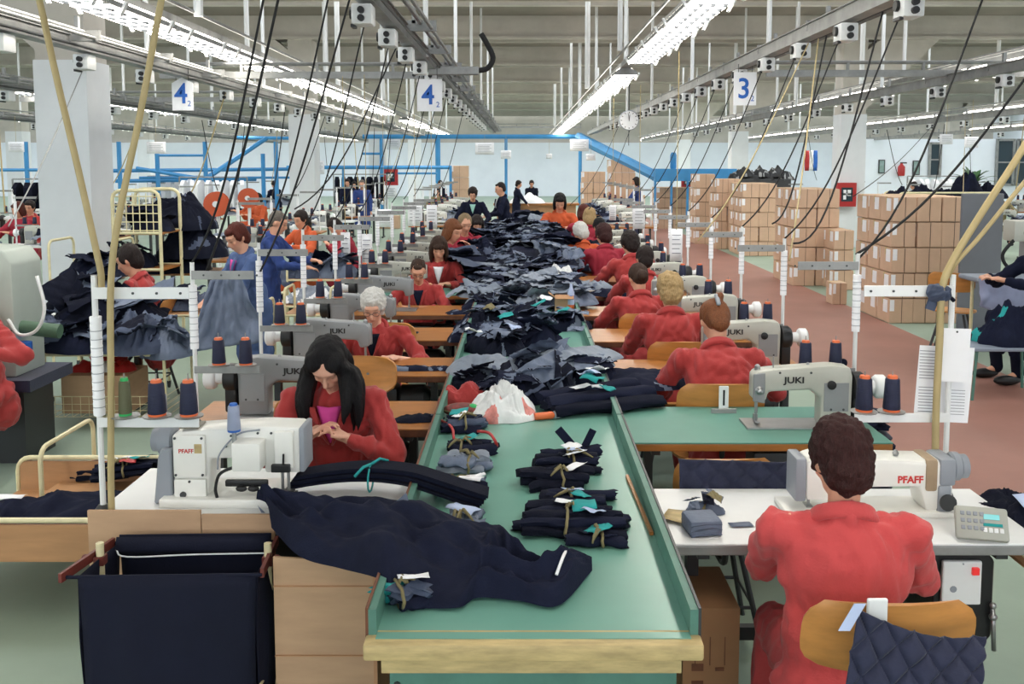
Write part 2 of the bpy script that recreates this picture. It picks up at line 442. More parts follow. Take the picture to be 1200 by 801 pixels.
# ================================================================== power rails with socket boxes and drop cables
def make_box():
    b = MB(); b.rbox((0, 0, -.07), (.13, .17, .13), .012)
    me1 = b.mesh('socket_box', M['white'], 40)
    b = MB(); b.lathe([(.035, 0), (.035, .02)], (-.066, -.0, -.06), 10, Matrix.Rotation(-math.pi/2, 3, 'Y')); b.bb(-.075, -.05, -.05, .05, -.15, -.13)
    b.lathe([(.03, 0), (.03, .05)], (0, .1, -.07), 8, Matrix.Rotation(math.pi/2, 3, 'X')); b.lathe([(.022, 0), (.022, .03)], (0, -.085, -.05), 10, Matrix.Rotation(math.pi/2, 3, 'X'))
    b.lathe([(.022, 0), (.022, .03)], (0, -.085, -.1), 10, Matrix.Rotation(math.pi/2, 3, 'X'))
    me2 = b.mesh('socket_face', M['black'], 40)
    return me1, me2
sb1, sb2 = make_box()
def rail(x, z, y0, y1, txt, boxes=(), side=-1):
    t = thing('power_rail', 'long galvanised busbar rail with cable tubes '+txt, 'rail', (x, 0, z))
    b = MB(); b.bb(-.055, .055, y0, y1, -.05, .05); b.bb(-.075, .075, y0, y1, .05, .058); b.build('busbar_trunk', M['galv'], t)
    b = MB(); b.tube([(.17, y0, .07), (.17, y1, .07)], .02, 8); b.build('conduit', M['galv'], t)
    b = MB(); b.tube([(.26, y0, .02), (.26, y1, .02)], .016, 8); b.build('conduit', M['galv'], t)
    b = MB(); b.tube([(.1, y0, -.03), (.1, y1, -.03)], .012, 6); b.build('conduit', M['dsteel'], t)
    b = MB(); y = y0+.5
    while y < y1:
        b.bb(-.06, .3, y-.02, y+.02, .0, .085); b.bb(.1, .13, y-.02, y+.02, .06, .2); y += 1.6
    b.build('brackets', M['galv'], t)['kind'] = 'stuff'
    for yb in boxes:
        o = link('socket_box', sb1, t, (side*.02, yb, -.06)); link('socket_face', sb2, o)
    return t
BL = [3.9+1.12*k for k in range(20)]; BR = [3.6+1.12*k for k in range(20)]
rail(-1.0, 3.13, 2.5, 32, 'above the left sewing row', BL)
rail(2.38, 3.13, 2.5, 34, 'above the right sewing row', BR)
rail(-3.75, 3.05, 2.5, 36, 'left of the left lamp row', [5.6+1.3*k for k in range(12)])
rail(-6.6, 3.05, 5, 40, 'beside the tall white columns', [9+1.6*k for k in range(12)])
rail(5.1, 3.05, 5, 40, 'above the box stacks', [10+1.6*k for k in range(12)])
rail(9.6, 3.05, 9, 40, 'right of the box stacks', [12+1.7*k for k in range(12)])
rail(-11.3, 3.05, 10, 44, 'in the far left of the hall', [14+2*k for k in range(10)])
rail(14.2, 3.05, 16, 40, 'in the far right of the hall', [18+2*k for k in range(8)])
for x in (-1.0, 2.38, -3.75, 5.1):
    y = 5.2
    while y < 34: pipe(x+.05, y, 3.1, ZS, 'over the '+{-1.0: 'left', 2.38: 'right', -3.75: 'far left', 5.1: 'far right'}[x]+' busbar rail', .8); y += 4.2
# cross channels
def cross(x0, x1, y, z, txt):
    t = thing('cross_channel', 'horizontal galvanised channel spanning between rails '+txt, 'channel', (x0, y, z))
    b = MB(); b.bb(0, x1-x0, -.03, .03, -.04, .04); b.build('channel', M['galv'], t)
    b = MB(); b.tube([(0, 0, .13), (x1-x0, 0, .13)], .022, 8); b.build('conduit', M['galv'], t)
    b = MB()
    for k in range(int((x1-x0)/.9)+1): b.bb(k*.9+.05, k*.9+.08, -.02, .02, .03, .14)
    b.build('clips', M['galv'], t)['kind'] = 'stuff'
cross(-4.3, -.95, 11.3, 3.10, 'over the left aisle'); cross(2.9, 7.7, 11.3, 3.12, 'over the cardboard boxes')
cross(-9, -4.3, 17, 3.2, 'behind the tall left column'); cross(-1.2, 2.5, 40, 3.6, 'far over the centre')
# feed arm with bent conduit near sign
t = thing('feed_arm', 'short grey feed box with a bent black conduit beside the number 4 sign', 'conduit', at(505, 83, 10.4))
b = MB(); b.rbox((.25, 0, 0), (.55, .08, .09), .01); b.build('feed_box', M['galv'], t)
b = MB(); b.tube(smoothpts([(.5, 0, 0), (.62, 0, .03), (.68, 0, .14), (.62, 0, .28), (.55, 0, .4)], 16), .03, 8); b.build('bent_conduit', M['rubber'], t, 40)
# ================================================================== number signs and clock
def sign(px0, px1, py0, py1, d, num, txt, w):
    a = at((px0+px1)/2, (py0+py1)/2, d); W = (px1-px0)/FPX*d; H = (py1-py0)/FPX*d
    t = thing('row_sign', txt, 'sign', a)
    b = MB(); b.prism([(-W/2, -H/2), (W/2, -H/2), (W/2, H*.32), (0, H/2), (-W/2, H*.32)] if w else [(-W/2, -H/2), (W/2, -H/2), (W/2, H/2), (-W/2, H/2)], -.01, .01, 'y')
    b.build('board', M['paper'], t)
    me = text_mesh(num, H*.86, M['letblue'], bold=.004); o = link('lettering', me, t, (-W*.06, -.013, -.02*H), rot=(math.pi/2, 0, 0), scale=(.95, 1, 1))
    me = text_mesh('2', H*.24, M['letblue']); link('lettering', me, t, (W*.33, -.013, -H*.3), rot=(math.pi/2, 0, 0))
    b = MB()
    for s in (-1, 1): b = MB(); b.tube([(s*W*.3, 0, H*.32), (s*W*.3, 0, max(H*.5+.02, 3.1-a.z))], .004, 5); b.build('hanging_wire', M['dsteel'], t)
sign(202, 226, 91, 129, 10.5, '4', 'white house-shaped sign with a blue number 4 beside the tall left column', 1)
sign(489, 518, 93, 130, 10.15, '4', 'white square sign with a blue number 4 under the left busbar rail', 0)
sign(860, 886, 85, 123, 10.05, '3', 'white sign with a blue number 3 under the right busbar rail', 0)
p = at(737, 141, 19); t = thing('hanging_clock', 'round white clock hanging from the right busbar rail', 'clock', p)
R_ = Matrix.Rotation(math.pi/2, 3, 'X'); b = MB(); b.lathe([(.19, 0), (.2, .01), (.2, .06), (.19, .07)], (0, .035, 0), 24, R_); b.build('case', M['plastg'], t, 40)
b = MB(); b.lathe([(.185, 0), (.185, .006)], (0, -.036, 0), 24, R_); b.build('dial', M['paper'], t)
b = MB()
for k in range(12): b.box((.155*math.sin(k*math.pi/6), -.044, .155*math.cos(k*math.pi/6)), (.012, .004, .03), ry=k*math.pi/6)
b.build('hour_marks', M['letb'], t)['kind'] = 'stuff'
b = MB(); b.box((.005, -.046, .05), (.012, .004, .12), ry=.1); b.box((-.01, -.048, .06), (.008, .004, .16), ry=-.12); b.build('hand', M['letb'], t)
b = MB(); b.tube([(0, 0, .2), (0, 0, .75)], .012, 6); b.tube([(0, 0, -.2), (0, 0, -.5)], .008, 6); b.build('hanging_rod', M['dsteel'], t)
# ================================================================== sewing stations
def rprism(mb, poly, h0, h1, axis='y', r=.008, seg=2, mi=0):
    t = MB(); t.prism(poly, h0, h1, axis)
    bm = bmesh.new(); vs = [bm.verts.new(v) for v in t.v]
    for f in t.f: bm.faces.new([vs[i] for i in f])
    bmesh.ops.recalc_face_normals(bm, faces=bm.faces[:])
    bmesh.ops.bevel(bm, geom=bm.edges[:], offset=r, segments=seg, affect='EDGES', profile=.5, clamp_overlap=True)
    bm.verts.index_update()
    mb.add([v.co[:] for v in bm.verts], [tuple(v.index for v in f.verts) for f in bm.faces], mi); bm.free(); return mb
RX = Matrix.Rotation(math.pi/2, 3, 'X'); RY = Matrix.Rotation(math.pi/2, 3, 'Y')
TZ = .78
def sewing_table(x0, x1, y0, y1, label, top='wood', edge='woodd', group='sewing tables', z=TZ):
    t = thing('sewing_table', label, 'table', ((x0+x1)/2, (y0+y1)/2, 0), 0, group)
    W, D = x1-x0, y1-y0
    b = MB(); b.rbox((0, 0, z-.004), (W, D, .008), .003); b.build('tabletop', M[top], t)
    b = MB(); b.rbox((0, 0, z-.025), (W-.002, D-.002, .034), .004); b.build('edge_band', M[edge], t)
    for s in (-1, 1):
        b = MB(); b.bb(s*(W/2-.12)-.02, s*(W/2-.12)+.02, -.03, .03, .05, z-.045); b.build('leg', M['dsteel'], t)
        b = MB(); b.bb(s*(W/2-.12)-.025, s*(W/2-.12)+.025, -D/2+.02, D/2-.02, 0, .045); b.build('foot', M['dsteel'], t)
        b = MB(); b.bb(s*(W/2-.12)-.02, s*(W/2-.12)+.02, -D/2+.05, D/2-.05, z-.075, z-.043); b.build('bearer', M['dsteel'], t)
    b = MB(); b.bb(-W/2+.14, W/2-.14, .0, .03, .3, .35); b.build('stretcher', M['dsteel'], t)
    b = MB(); b.rbox((W*.12, .02, z-.21), (.24, .18, .17), .02); b.lathe([(.07, 0), (.09, .02), (.09, .16), (.05, .2)], (W*.12+.12, .02, z-.21), 12, RY)
    b.build('motor', M['dsteel'], t, 40)
    return t
def spool_mesh():
    b = MB(); b.lathe([(.03, .008), (.033, .012), (.027, .118), (.024, .122)], seg=14); a = b.mesh('thread', M['spool'], 40)
    b = MB(); b.lathe([(.031, 0), (.032, .009), (.028, .012)], seg=14); b.lathe([(.019, .116), (.02, .128), (.017, .133), (.009, .133)], seg=14); c = b.mesh('spool_core', M['spoolo'], 40)
    return a, c
SP = spool_mesh(); SPM = {}
def spool(loc, label, group, mt='spool', core='spoolo', h=1.0, w=1.0):
    t = thing('thread_spool', label, 'spool', loc, random.random()*6, group); t.scale = (w, w, h)
    k = (mt, core)
    if k not in SPM:
        a, c = SP[0].copy(), SP[1].copy(); a.materials[0] = M[mt]; c.materials[0] = M[core]; SPM[k] = (a, c)
    link('thread', SPM[k][0], t); link('spool_core', SPM[k][1], t)
    return t
def thread_stand(x, y, side, where, ztop=1.58, zlow=1.12, z0=TZ, n=2, arm=.36, wrap=True, spools=True, top_mat='white', wrapz=(1.2, 1.52), full=True, zsc=1.0, core='spoolo', spacing=.15, first=.17):
    """side=+1: arms reach to +x"""
    t = thing('thread_stand', 'thread stand with spool arm '+where, 'thread stand', (x, y, z0), 0, 'thread stands')
    b = MB(); b.tube([(0, 0, 0), (0, 0, ztop-z0+.03)], .011, 8); b.build('pole', M['white' if wrap else 'galv'], t, 40)
    b = MB(); b.lathe([(.035, 0), (.03, .012), (.016, .03)], seg=10); b.build('base_flange', M['dsteel'], t, 40)
    hz = ztop-z0
    b = MB(); b.rbox((side*arm/2, -.014, hz-.03), (arm, .006, .042), .002)
    b.build('guide_arm', M[top_mat], t)
    b = MB()
    for k in range(4): b.lathe([(.005, 0), (.005, .004)], (side*(.06+k*.085), -.0165, hz-.03), 6, RX)
    b.build('guide_eyelets', M['dsteel'], t)['kind'] = 'stuff'
    b = MB(); b.rbox((side*arm*.53, -.014, zlow-z0-.03), (arm*1.06, .006, .036), .002); b.build('spool_arm', M['white' if top_mat == 'white' else 'galv'], t)
    for k in range(n):
        xx = side*(first+k*spacing)
        b = MB(); b.lathe([(.0, 0), (.05, 0), (.052, .004), (.0, .007)], (xx, -.014, zlow-z0-.008), 14); b.tube([(xx, -.014, zlow-z0-.012), (xx, -.014, zlow-z0+.15)], .0025, 5)
        b.build('spool_plate', M['galv'], t, 40)
    if wrap:
        b = MB(); rr = .02
        prof = []
        zz = wrapz[0]-z0
        while zz < wrapz[1]-z0: prof += [(rr, zz), (rr*1.06, zz+.022), (rr*.99, zz+.024)]; zz += .026
        b.lathe(prof, seg=10); b.build('paper_wrap', M['paper'], t, 40)
        b = MB()
        zz = wrapz[0]-z0+.03
        while zz < wrapz[1]-z0-.02: b.lathe([(rr*1.08, zz), (rr*1.08, zz+.0025)], seg=10); zz += .031
        b.build('printed_lines', M['plastg'], t)['kind'] = 'stuff'
    if spools:
        for k in range(n):
            spool((x+side*(first+k*spacing), y-.014, zlow-.005), '%s navy thread spool on the stand %s' % (('inner', 'outer')[k == 0] if n == 2 else ('outer', 'middle', 'inner')[k], where), 'navy thread spools', core=core, h=zsc)
    return t
def make_juki(mt, label):
    t = thing('sewing_machine', label, 'sewing machine', group='lockstitch sewing machines')
    b = MB(); b.rbox((.14, 0, .004), (.50, .178, .012), .003); b.build('bed', M['steel'], t)
    b = MB()
    rprism(b, [(.25, .008), (.40, .008), (.405, .25), (.39, .295), (.30, .305), (.02, .285), (-.055, .275), (-.075, .255), (-.075, .135), (-.015, .125), (.0, .175), (.2, .185), (.25, .15)], -.055, .05, 'y', .014, 2)
    b.build('arm', M[mt], t, 40)
    b = MB(); rprism(b, [(-.078, .13), (-.02, .12), (-.02, .27), (-.078, .265)], -.062, -.052, 'y', .004, 1); b.build('face_plate', M['juki2'], t)
    for s in (-1, 1):
        b = MB(); b.rbox((.325, s*.055 if s < 0 else .052, .15), (.12, .006, .14), .002); b.build('cover_plate', M['juki2'], t)
        me = JT; link('lettering', me, t, (.12, s*.0585 if s < 0 else .0535, .233), rot=(math.pi/2, 0, 0 if s < 0 else math.pi))
    b = MB(); b.lathe([(.05, 0), (.073, .008), (.075, .05), (.06, .07)], (.407, 0, .19), 18, RY); w_ = b.build('belt_guard', M['black'], t, 40)
    b = MB(); b.rbox((.44, 0, .12), (.06, .1, .2), .012); b.build('belt_cover', M['black'], t, 40)
    b = MB(); b.lathe([(.03, 0), (.034, .045), (.05, .05), (.058, .06), (.058, .095), (.045, .105)], (.475, 0, .19), 18, RY); b.build('handwheel', M['white'], t, 40)
    b = MB(); b.tube([(-.045, 0, .13), (-.045, 0, .06)], .006, 8); b.tube([(-.045, 0, .06), (-.045, 0, .018)], .002, 6); b.build('needle_bar', M['steel'], t, 40)
    b = MB(); b.tube([(-.045, .02, .13), (-.045, .02, .045)], .006, 8); b.bb(-.056, -.034, -.03, .03, .017, .023); b.box((-.045, .02, .035), (.018, .02, .03)); b.build('presser_foot', M['steel'], t, 40)
    b = MB(); b.lathe([(.02, 0), (.022, .006), (.014, .012), (.014, .03), (.009, .034)], (-.05, -.062, .185), 12, RX); b.build('tension_dial', M['steel'], t, 40)
    b = MB(); b.lathe([(.014, 0), (.014, .02), (.006, .028)], (-.045, 0, .272), 10); b.tube([(.03, -.01, .28), (.03, -.01, .34)], .004, 6); b.lathe([(.008, 0), (.009, .012), (.004, .02)], (.2, 0, .29), 8); b.build('thread_guide', M['steel'], t, 40)
    b = MB()
    for xx in (.05, .2, .3, .36): 
        for s in (-1, 1): b.lathe([(.006, 0), (.006, .004)], (xx, s*.056, .27 if xx < .25 else .09), 6, RX)
    b.build('screws', M['dsteel'], t)['kind'] = 'stuff'
    b = MB(); b.lathe([(.022, 0), (.022, .01), (.016, .012)], (.3, -.054, .21), 14, RX); b.build('stitch_dial', M['black'], t, 40)
    return t
JT = text_mesh('JUKI', .042, M['letb'], bold=.0012)
for v in JT.vertices: v.co.x *= 1.25
JUK = {}
def juki(x, y, rz, label, mt='juki'):
    if mt not in JUK: JUK[mt] = o = make_juki(mt, label); o.location = (x, y, TZ); o.rotation_euler = (0, 0, rz); return o
    return dup(JUK[mt], (x, y, TZ), rz, label)
CH = []
def chair(x, y, rz, label, post='steel'):
    """backrest faces -y side in local frame (sitter looks to +y)"""
    if CH:
        return dup(CH[0], (x, y, 0), rz, label)
    t = thing('work_chair', label, 'chair', (x, y, 0), rz, 'plywood work chairs'); CH.append(t)
    b = MB()
    def seat(u, v):
        a, r = u*2*math.pi, v
        return (.2*r*math.copysign(abs(math.cos(a))**.7, math.cos(a)), .19*r*math.copysign(abs(math.sin(a))**.7, math.sin(a)), .45+.012*r*r)
    b.grid(25, 6, seat, thick=.014); b.build('seat', M['ply'], t, 40)
    b = MB()
    def back(u, v):
        x_ = (u-.5)*2; z_ = (v-.5)*2
        f = (1-abs(z_)**4*.25); 
        return (.205*x_*f, -.235+.04*x_*x_-.02*z_, .80+.105*z_*(1-.10*x_*x_)+0)
    b.grid(13, 9, back, thick=-.012); b.build('backrest', M['ply'], t, 40)
    b = MB(); b.tube(smoothpts([(0, -.08, .43), (0, -.22, .44), (0, -.262, .52), (0, -.25, .8)], 12), .013, 8); b.build('back_post', M['dsteel'], t, 40)
    b = MB()
    for xx in (-.05, .05): b.lathe([(.008, 0), (.007, .004)], (xx, -.228, .8), 8, RX)
    b.build('rivets', M['steel'], t)['kind'] = 'stuff'
    for sx, sy in ((-1, -1), (1, -1), (1, 1), (-1, 1)):
        b = MB(); b.tube([(sx*.1, sy*.1, .44), (sx*.19, sy*.18, 0.0)], .012, 8); b.build('leg', M['dsteel'], t, 40)
    b = MB(); b.tube([(.15, .145, .2), (-.15, .145, .2), (-.15, -.145, .2), (.15, -.145, .2)], .008, 6, closed=True); b.build('foot_ring', M['dsteel'], t, 40)
    return t
# ---- the long green work table in the middle
CX0, CX1, CY0, CY1 = -.395, .455, 2.42, 16.4
t = thing('central_work_table', 'long green laminate work table running down between the two sewing rows', 'table', ((CX0+CX1)/2, CY0, 0))
W2 = (CX1-CX0)/2; L = CY1-CY0
b = MB(); b.bb(-W2, W2, 0.0, L, TZ-.03, TZ); b.build('tabletop', M['green'], t)
for s in (-1, 1):
    y = 0.02
    for k in range(7):
        b = MB(); b.bb(s*W2, s*(W2+.022), y, y+1.985, TZ-.06, TZ+.07); b.build('side_board', M['greend'], t)
        b = MB(); b.bb(s*(W2+.022), s*(W2+.03), y, y+1.985, TZ-.02, TZ+.074); b.build('side_trim', M['woodd' if s < 0 else 'dsteel'], t)
        y += 2
b = MB(); rprism(b, [(-.03, TZ-.05), (.045, TZ-.055), (.05, TZ+.001), (-.028, TZ-.004)], -W2-.03, W2+.03, 'x', .008, 2); b.build('front_edge_tape', M['tapeb'], t, 40)
b = MB(); b.bb(-W2+.01, W2-.02, .03, .05, TZ-.115, TZ-.06); b.build('front_rail', M['tapeb'], t)
b = MB(); b.bb(-W2+.03, W2-.03, .05, .07, .12, TZ-.11); b.build('front_panel', M['greend'], t)
for y in (.12, 4, 8, 12):
    for s in (-1, 1):
        b = MB(); b.bb(s*(W2-.06)-.025, s*(W2-.06)+.025, y, y+.05, 0, TZ-.03); b.build('leg', M['dsteel'], t)
b = MB(); b.lathe([(.011, 0), (.01, .006)], (-W2+.05, .05, TZ-.16), 8, RX); b.build('bolt', M['dsteel'], t)
b = MB(); b.bb(-.006, .006, -.3, .3, 0, .012); tag(b.build('wooden_stick', M['wood'], None, loc=(CX1-.02, 3.42, TZ+.001), rz=.03), 'thin wooden stick lying along the right board of the green table', 'stick')
# ---- station rows
LX0, LX1 = -1.66, -.435; RX0, RX1 = .50, 1.76
LF = [3.30, 4.42, 5.56, 6.70, 7.85, 9.05, 10.2, 11.35, 12.5, 13.65]
RF = [3.05, 4.20, 5.50, 6.65, 7.80, 8.95, 10.1, 11.25, 12.4, 13.55]
Lwho = ['near the bag trolley', 'with the empty chair behind it', 'of the white-haired woman', 'behind the white-haired woman', 'of the worker with short brown hair', 'of the woman with the long fringe']
Rwho = ['of the woman in the faded red coat', 'with the green top', 'of the woman with the hair clip', 'of the blonde woman', 'of the woman with the brown bun', 'of the short dark-haired woman']
ordn = ['first', 'second', 'third', 'fourth', 'fifth', 'sixth', 'seventh', 'eighth', 'ninth', 'tenth', 'eleventh', 'twelfth', 'thirteenth', 'fourteenth', 'fifteenth', 'sixteenth', 'seventeenth', 'eighteenth', 'nineteenth', 'twentieth']
def lw(k): return Lwho[k] if k < len(Lwho) else 'at the %s left table' % ordn[k]
def rw(k): return Rwho[k] if k < len(Rwho) else 'at the %s right table' % ordn[k]
for k, y in enumerate(LF):
    tops = ('white', 'woodd') if k == 0 else (('greent', 'wood') if k == 5 else ('wood', 'woodd'))
    sewing_table(LX0 if k else -1.56, LX1, y, y+.54, ('white sewing table ' if k == 0 else 'green sewing table ' if k == 5 else 'brown wooden sewing table ')+lw(k), *tops)
    if k: 
        juki(-1.03, y+.27, math.pi, 'grey lockstitch sewing machine on the table '+lw(k), 'juki2' if k < 5 else 'juki')
        thread_stand(-1.585, y+.06, 1, lw(k), n=2, ztop=1.55, zlow=1.09, top_mat='galv', arm=.3, first=.12, spacing=.13, wrapz=(1.16, 1.46))
for k, y in enumerate(RF):
    tops = ('white', 'galv') if k == 0 else (('greent', 'wood') if k == 1 else ('wood', 'woodd'))
    sewing_table(RX0, RX1 if k != 1 else 1.70, y, y+.54 if k != 1 else y+.64, ('white sewing table ' if k == 0 else 'green topped sewing table ' if k == 1 else 'brown sewing table ')+rw(k), *tops)
    if k: 
        juki(1.2 if k > 1 else 1.19, y+.3, 0, 'grey lockstitch sewing machine on the table '+rw(k))
        thread_stand(1.66, y+.42, -1, rw(k), n=2, ztop=1.55 if k != 1 else 1.58, zlow=1.05, top_mat='galv', arm=.3, first=.1, spacing=.15, wrapz=(1.22, 1.5))
# ================================================================== people
def skin_mat(name, base):
    m = bpy.data.materials.new(name); m.use_nodes = True; nt = m.node_tree; b = nt.nodes['Principled BSDF']
    a = nt.nodes.new('ShaderNodeAttribute'); a.attribute_name = 'tone'; nt.links.new(a.outputs['Color'], b.inputs['Base Color'])
    b.inputs['Roughness'].default_value = .55; b.inputs['Subsurface Weight'].default_value = .0
    return m
SKIN = skin_mat('skin', None)
def hairm(name, c, var=.35):
    return mat('hair_'+name, c, .55, var=var, spec=.25, scale=30, bump=.5, bscale=60, stretch=(6, 6, 1))
HAIR = dict(black=hairm('black', '0e0c10'), auburn=hairm('auburn', '3a1d1c'), white=hairm('white', 'd8d6d0', .15), brown=hairm('brown', '3d2a20'), dark=hairm('dark', '241a18'),
            blonde=hairm('blonde', 'b3976a'), red=hairm('red', '55231a'), ginger=hairm('ginger', '7b4a2c'), grey=hairm('grey', '6d655e'), ash=hairm('ash', '8a7558'))
def capsule(mb, a, c, ra, rc, seg=10, n=3):
    a, c = Vector(a), Vector(c); d = c-a; L = d.length
    if L < 1e-6: mb.ell(a, ra, seg=seg, rings=6); return
    d.normalize(); pts = []; rs = []
    for k in range(n): th = math.pi/2*(1-k/n); pts.append(a-d*ra*math.sin(th)); rs.append(max(1e-4, ra*math.cos(th)))
    for k in range(n+1): th = math.pi/2*k/n; pts.append(c+d*rc*math.sin(th)); rs.append(max(1e-4, rc*math.cos(th)))
    mb.tube(pts, rs, seg)
def union(mb, voxel, smooth=3, name='m'):
    me = mb.mesh(name, M['paper']); o = bpy.data.objects.new('tmp', me); TS.collection.objects.link(o)
    r = o.modifiers.new('r', 'REMESH'); r.mode = 'VOXEL'; r.voxel_size = voxel; r.use_smooth_shade = True
    s = o.modifiers.new('s', 'SMOOTH'); s.iterations = smooth; s.factor = .5
    dg = ts_graph(); out = bpy.data.meshes.new_from_object(o.evaluated_get(dg))
    bpy.data.objects.remove(o); bpy.data.meshes.remove(me); out.materials.clear()
    out.polygons.foreach_set('use_smooth', [True]*len(out.polygons)); out.name = name
    return out
def wrinkle(me, amp, f=(9, 9, 9), seed=0, ridged=True):
    n = len(me.vertices); co = np.empty(n*3); no = np.empty(n*3)
    me.vertices.foreach_get('co', co); me.vertices.foreach_get('normal', no); co = co.reshape(-1, 3); no = no.reshape(-1, 3)
    w = pn(co*3+seed)[:, None]*1.2; F = np.array(f)
    v = pn(co*F+seed+w); d = (2*np.sqrt(v*v+.002)-.7)*.75+.35*pn(co*F*2.3+seed*1.7) if ridged else v
    co += no*(d*amp)[:, None]; me.vertices.foreach_set('co', co.ravel()); me.update()
def ik(S, H, l1, l2, hint):
    S, H = Vector(S), Vector(H); d = H-S; L = min(d.length, (l1+l2)*.995)
    if d.length > L: H = S+d.normalized()*L
    u = d.normalized(); x = (l1*l1-l2*l2+L*L)/(2*L); h = math.sqrt(max(0, l1*l1-x*x))
    hv = Vector(hint); hv -= u*hv.dot(u); hv.normalize()
    return S+u*x+hv*h, H
def person(label, px, ptop, d, rz, coat='coat', hair='dark', style='short', lean=.25, nod=.5, turn=0, pose='sit', hands=None, voxel=.013, width=1.0, sleeves='long',
           skin='d9a184', shirt=None, seed=0, glasses=False, trousers='navy2', group=None, cat='person', scale=None, skirt=True, xw=None, neckz=0):
    random.seed(seed+11)
    sit = pose == 'sit'
    hz = .54 if sit else .93
    P0 = Vector((0, 0, hz)); sp = Vector((0, math.sin(lean), math.cos(lean)))
    neck = P0+sp*.50; fw = Vector((0, math.cos(lean), -math.sin(lean)))
    hp = lean*.7+nod                         # pitch of the head
    Hm = Matrix.Rotation(turn, 3, 'Z') @ Matrix.Rotation(-hp, 3, 'X')
    nd = Vector((0, math.sin(lean*.6+nod*.45), math.cos(lean*.6+nod*.45)))
    hc = neck+nd*.148+Vector((0, .012, 0))   # head centre
    def hd(x, y, z): return hc+Hm @ Vector((x, y, z))
    S = {s: P0+sp*.445+Vector((s*.175*width, 0, 0)) for s in (-1, 1)}
    if hands is None: hands = {-1: (-.14, .42, .84), 1: (.14, .42, .84)}
    arm = {}
    for s in (-1, 1):
        arm[s] = ik(S[s], hands[s], .29, .25, (s*.75, -.35, -.55))
    # legs
    legs = {}
    for s in (-1, 1):
        if sit: legs[s] = [(s*.09, 0, hz-.02), (s*.13, .42, .50), (s*.13, .36, .09), (s*.14, .5, .035)]
        else: legs[s] = [(s*.09, 0, hz), (s*.10, .02, .5), (s*.10, -.02, .09), (s*.12, .13, .035)]
    # ---- body: one continuous skin surface
    b = MB()
    b.ell(hd(0, -.012, .02), (.073, .092, .095), Hm, 16, 12); b.ell(hd(0, .03, -.055), (.052, .055, .062), Hm, 14, 10)
    b.ell(hd(0, .06, -.095), (.024, .022, .02), Hm); b.ell(hd(0, .068, .035), (.055, .022, .02), Hm)
    for s in (-1, 1):
        b.ell(hd(s*.036, .055, -.02), (.024, .024, .024), Hm); b.ell(hd(s*.076, -.01, -.01), (.01, .02, .032), Hm)
        b.ell(hd(s*.03, .072, .012), (.014, .012, .009), Hm)
    capsule(b, hd(0, .082, .012), hd(0, .102, -.026), .009, .014); b.ell(hd(0, .082, -.058), (.024, .014, .012), Hm)
    capsule(b, neck-sp*.04, hd(0, -.02, -.06), .055, .05)
    b.ell(P0+sp*.33, (.15*width, .095, .17), Matrix.Rotation(-lean, 3, 'X')); b.ell(P0+sp*.1, (.14*width, .1, .17), Matrix.Rotation(-lean, 3, 'X')); b.ell(P0, (.155*width, .12, .12))
    for s in (-1, 1):
        E, H = arm[s]
        capsule(b, neck-sp*.06, S[s], .045, .05); capsule(b, S[s], E, .047, .037); capsule(b, E, H, .036, .025)
        fd = (H-E).normalized(); side = Vector((0, 0, 1)).cross(fd)
        if side.length < .1: side = Vector((1, 0, 0))
        side.normalize(); upv = fd.cross(side); fd2 = (fd*.9-Vector((0, 0, .25))).normalized()
        pc = H+fd*.05
        capsule(b, H, pc, .024, .026); 
        Rp = Matrix((side, fd, upv)).transposed()
        b.ell(H+fd*.055, (.036, .045, .015), Rp)
        for q, (off, ln) in enumerate(((-.030, .062), (-.010, .072), (.010, .068), (.029, .052))):
            a0 = H+fd*.085+side*off; spread = side*(off*.35)
            a1 = a0+(fd*ln*.55+spread*.4-upv*.004); a2 = a1+(fd2*ln*.40+spread*.25-upv*.014); a3 = a2+(fd2*.3-upv*.7)*ln*.32
            capsule(b, a0, a1, .0098, .009, 8, 2); capsule(b, a1, a2, .009, .0082, 8, 2); capsule(b, a2, a3, .0082, .007, 8, 2)
        ts = side*(-s)                       # thumb on the inner side
        if (hands[s][0]*s) < 0: ts = side*(-s)
        t0 = H+fd*.03+ts*.026; t1 = t0+fd*.03+ts*.022-upv*.006; t2 = t1+fd*.032+ts*.004-upv*.008
        capsule(b, t0, t1, .013, .0105, 8, 2); capsule(b, t1, t2, .0105, .0085, 8, 2)
        a = legs[s]
        capsule(b, a[0], a[1], .075, .052); capsule(b, a[1], a[2], .05, .035); capsule(b, a[2], a[3], .034, .03)
    me = union(b, voxel, 3, 'body'); me.materials.append(SKIN)
    n = len(me.vertices); co = np.empty(n*3); me.vertices.foreach_get('co', co); co = co.reshape(-1, 3)
    Hi = np.array(Hm.transposed()); q = (co-np.array(hc)) @ Hi.T
    col = np.tile(np.array(lin(skin)[:3]), (n, 1))
    def blend(mask, c):
        nonlocal col
        m_ = np.clip(mask, 0, 1)[:, None]; col = col*(1-m_)+np.array(lin(c)[:3])*m_
    def g(cx, cy, rx, rz_): return np.exp(-(((q[:, 0]-cx)/rx)**2+((q[:, 2]-cy)/rz_)**2)*1.2)*(q[:, 1] > .03)
    for s in (-1, 1):
        blend(g(s*.03, .005, .02, .009)*.75, '3a2620'); blend(g(s*.032, .03, .022, .006)*.6, '2d1f1a'); blend(g(s*.04, -.03, .025, .02)*.3, 'd2745f')
    blend(g(0, -.058, .024, .008)*.8, '9e4a45')
    lw_ = (co[:, 2] < hz-.05) & (np.abs(q[:, 2]) > .3) & (co[:, 2] < .5 if sit else co[:, 2] < .9)
    ca = me.color_attributes.new('tone', 'FLOAT_COLOR', 'POINT')
    ca.data.foreach_set('color', np.concatenate([col, np.ones((n, 1))], 1).astype(np.float32).ravel())
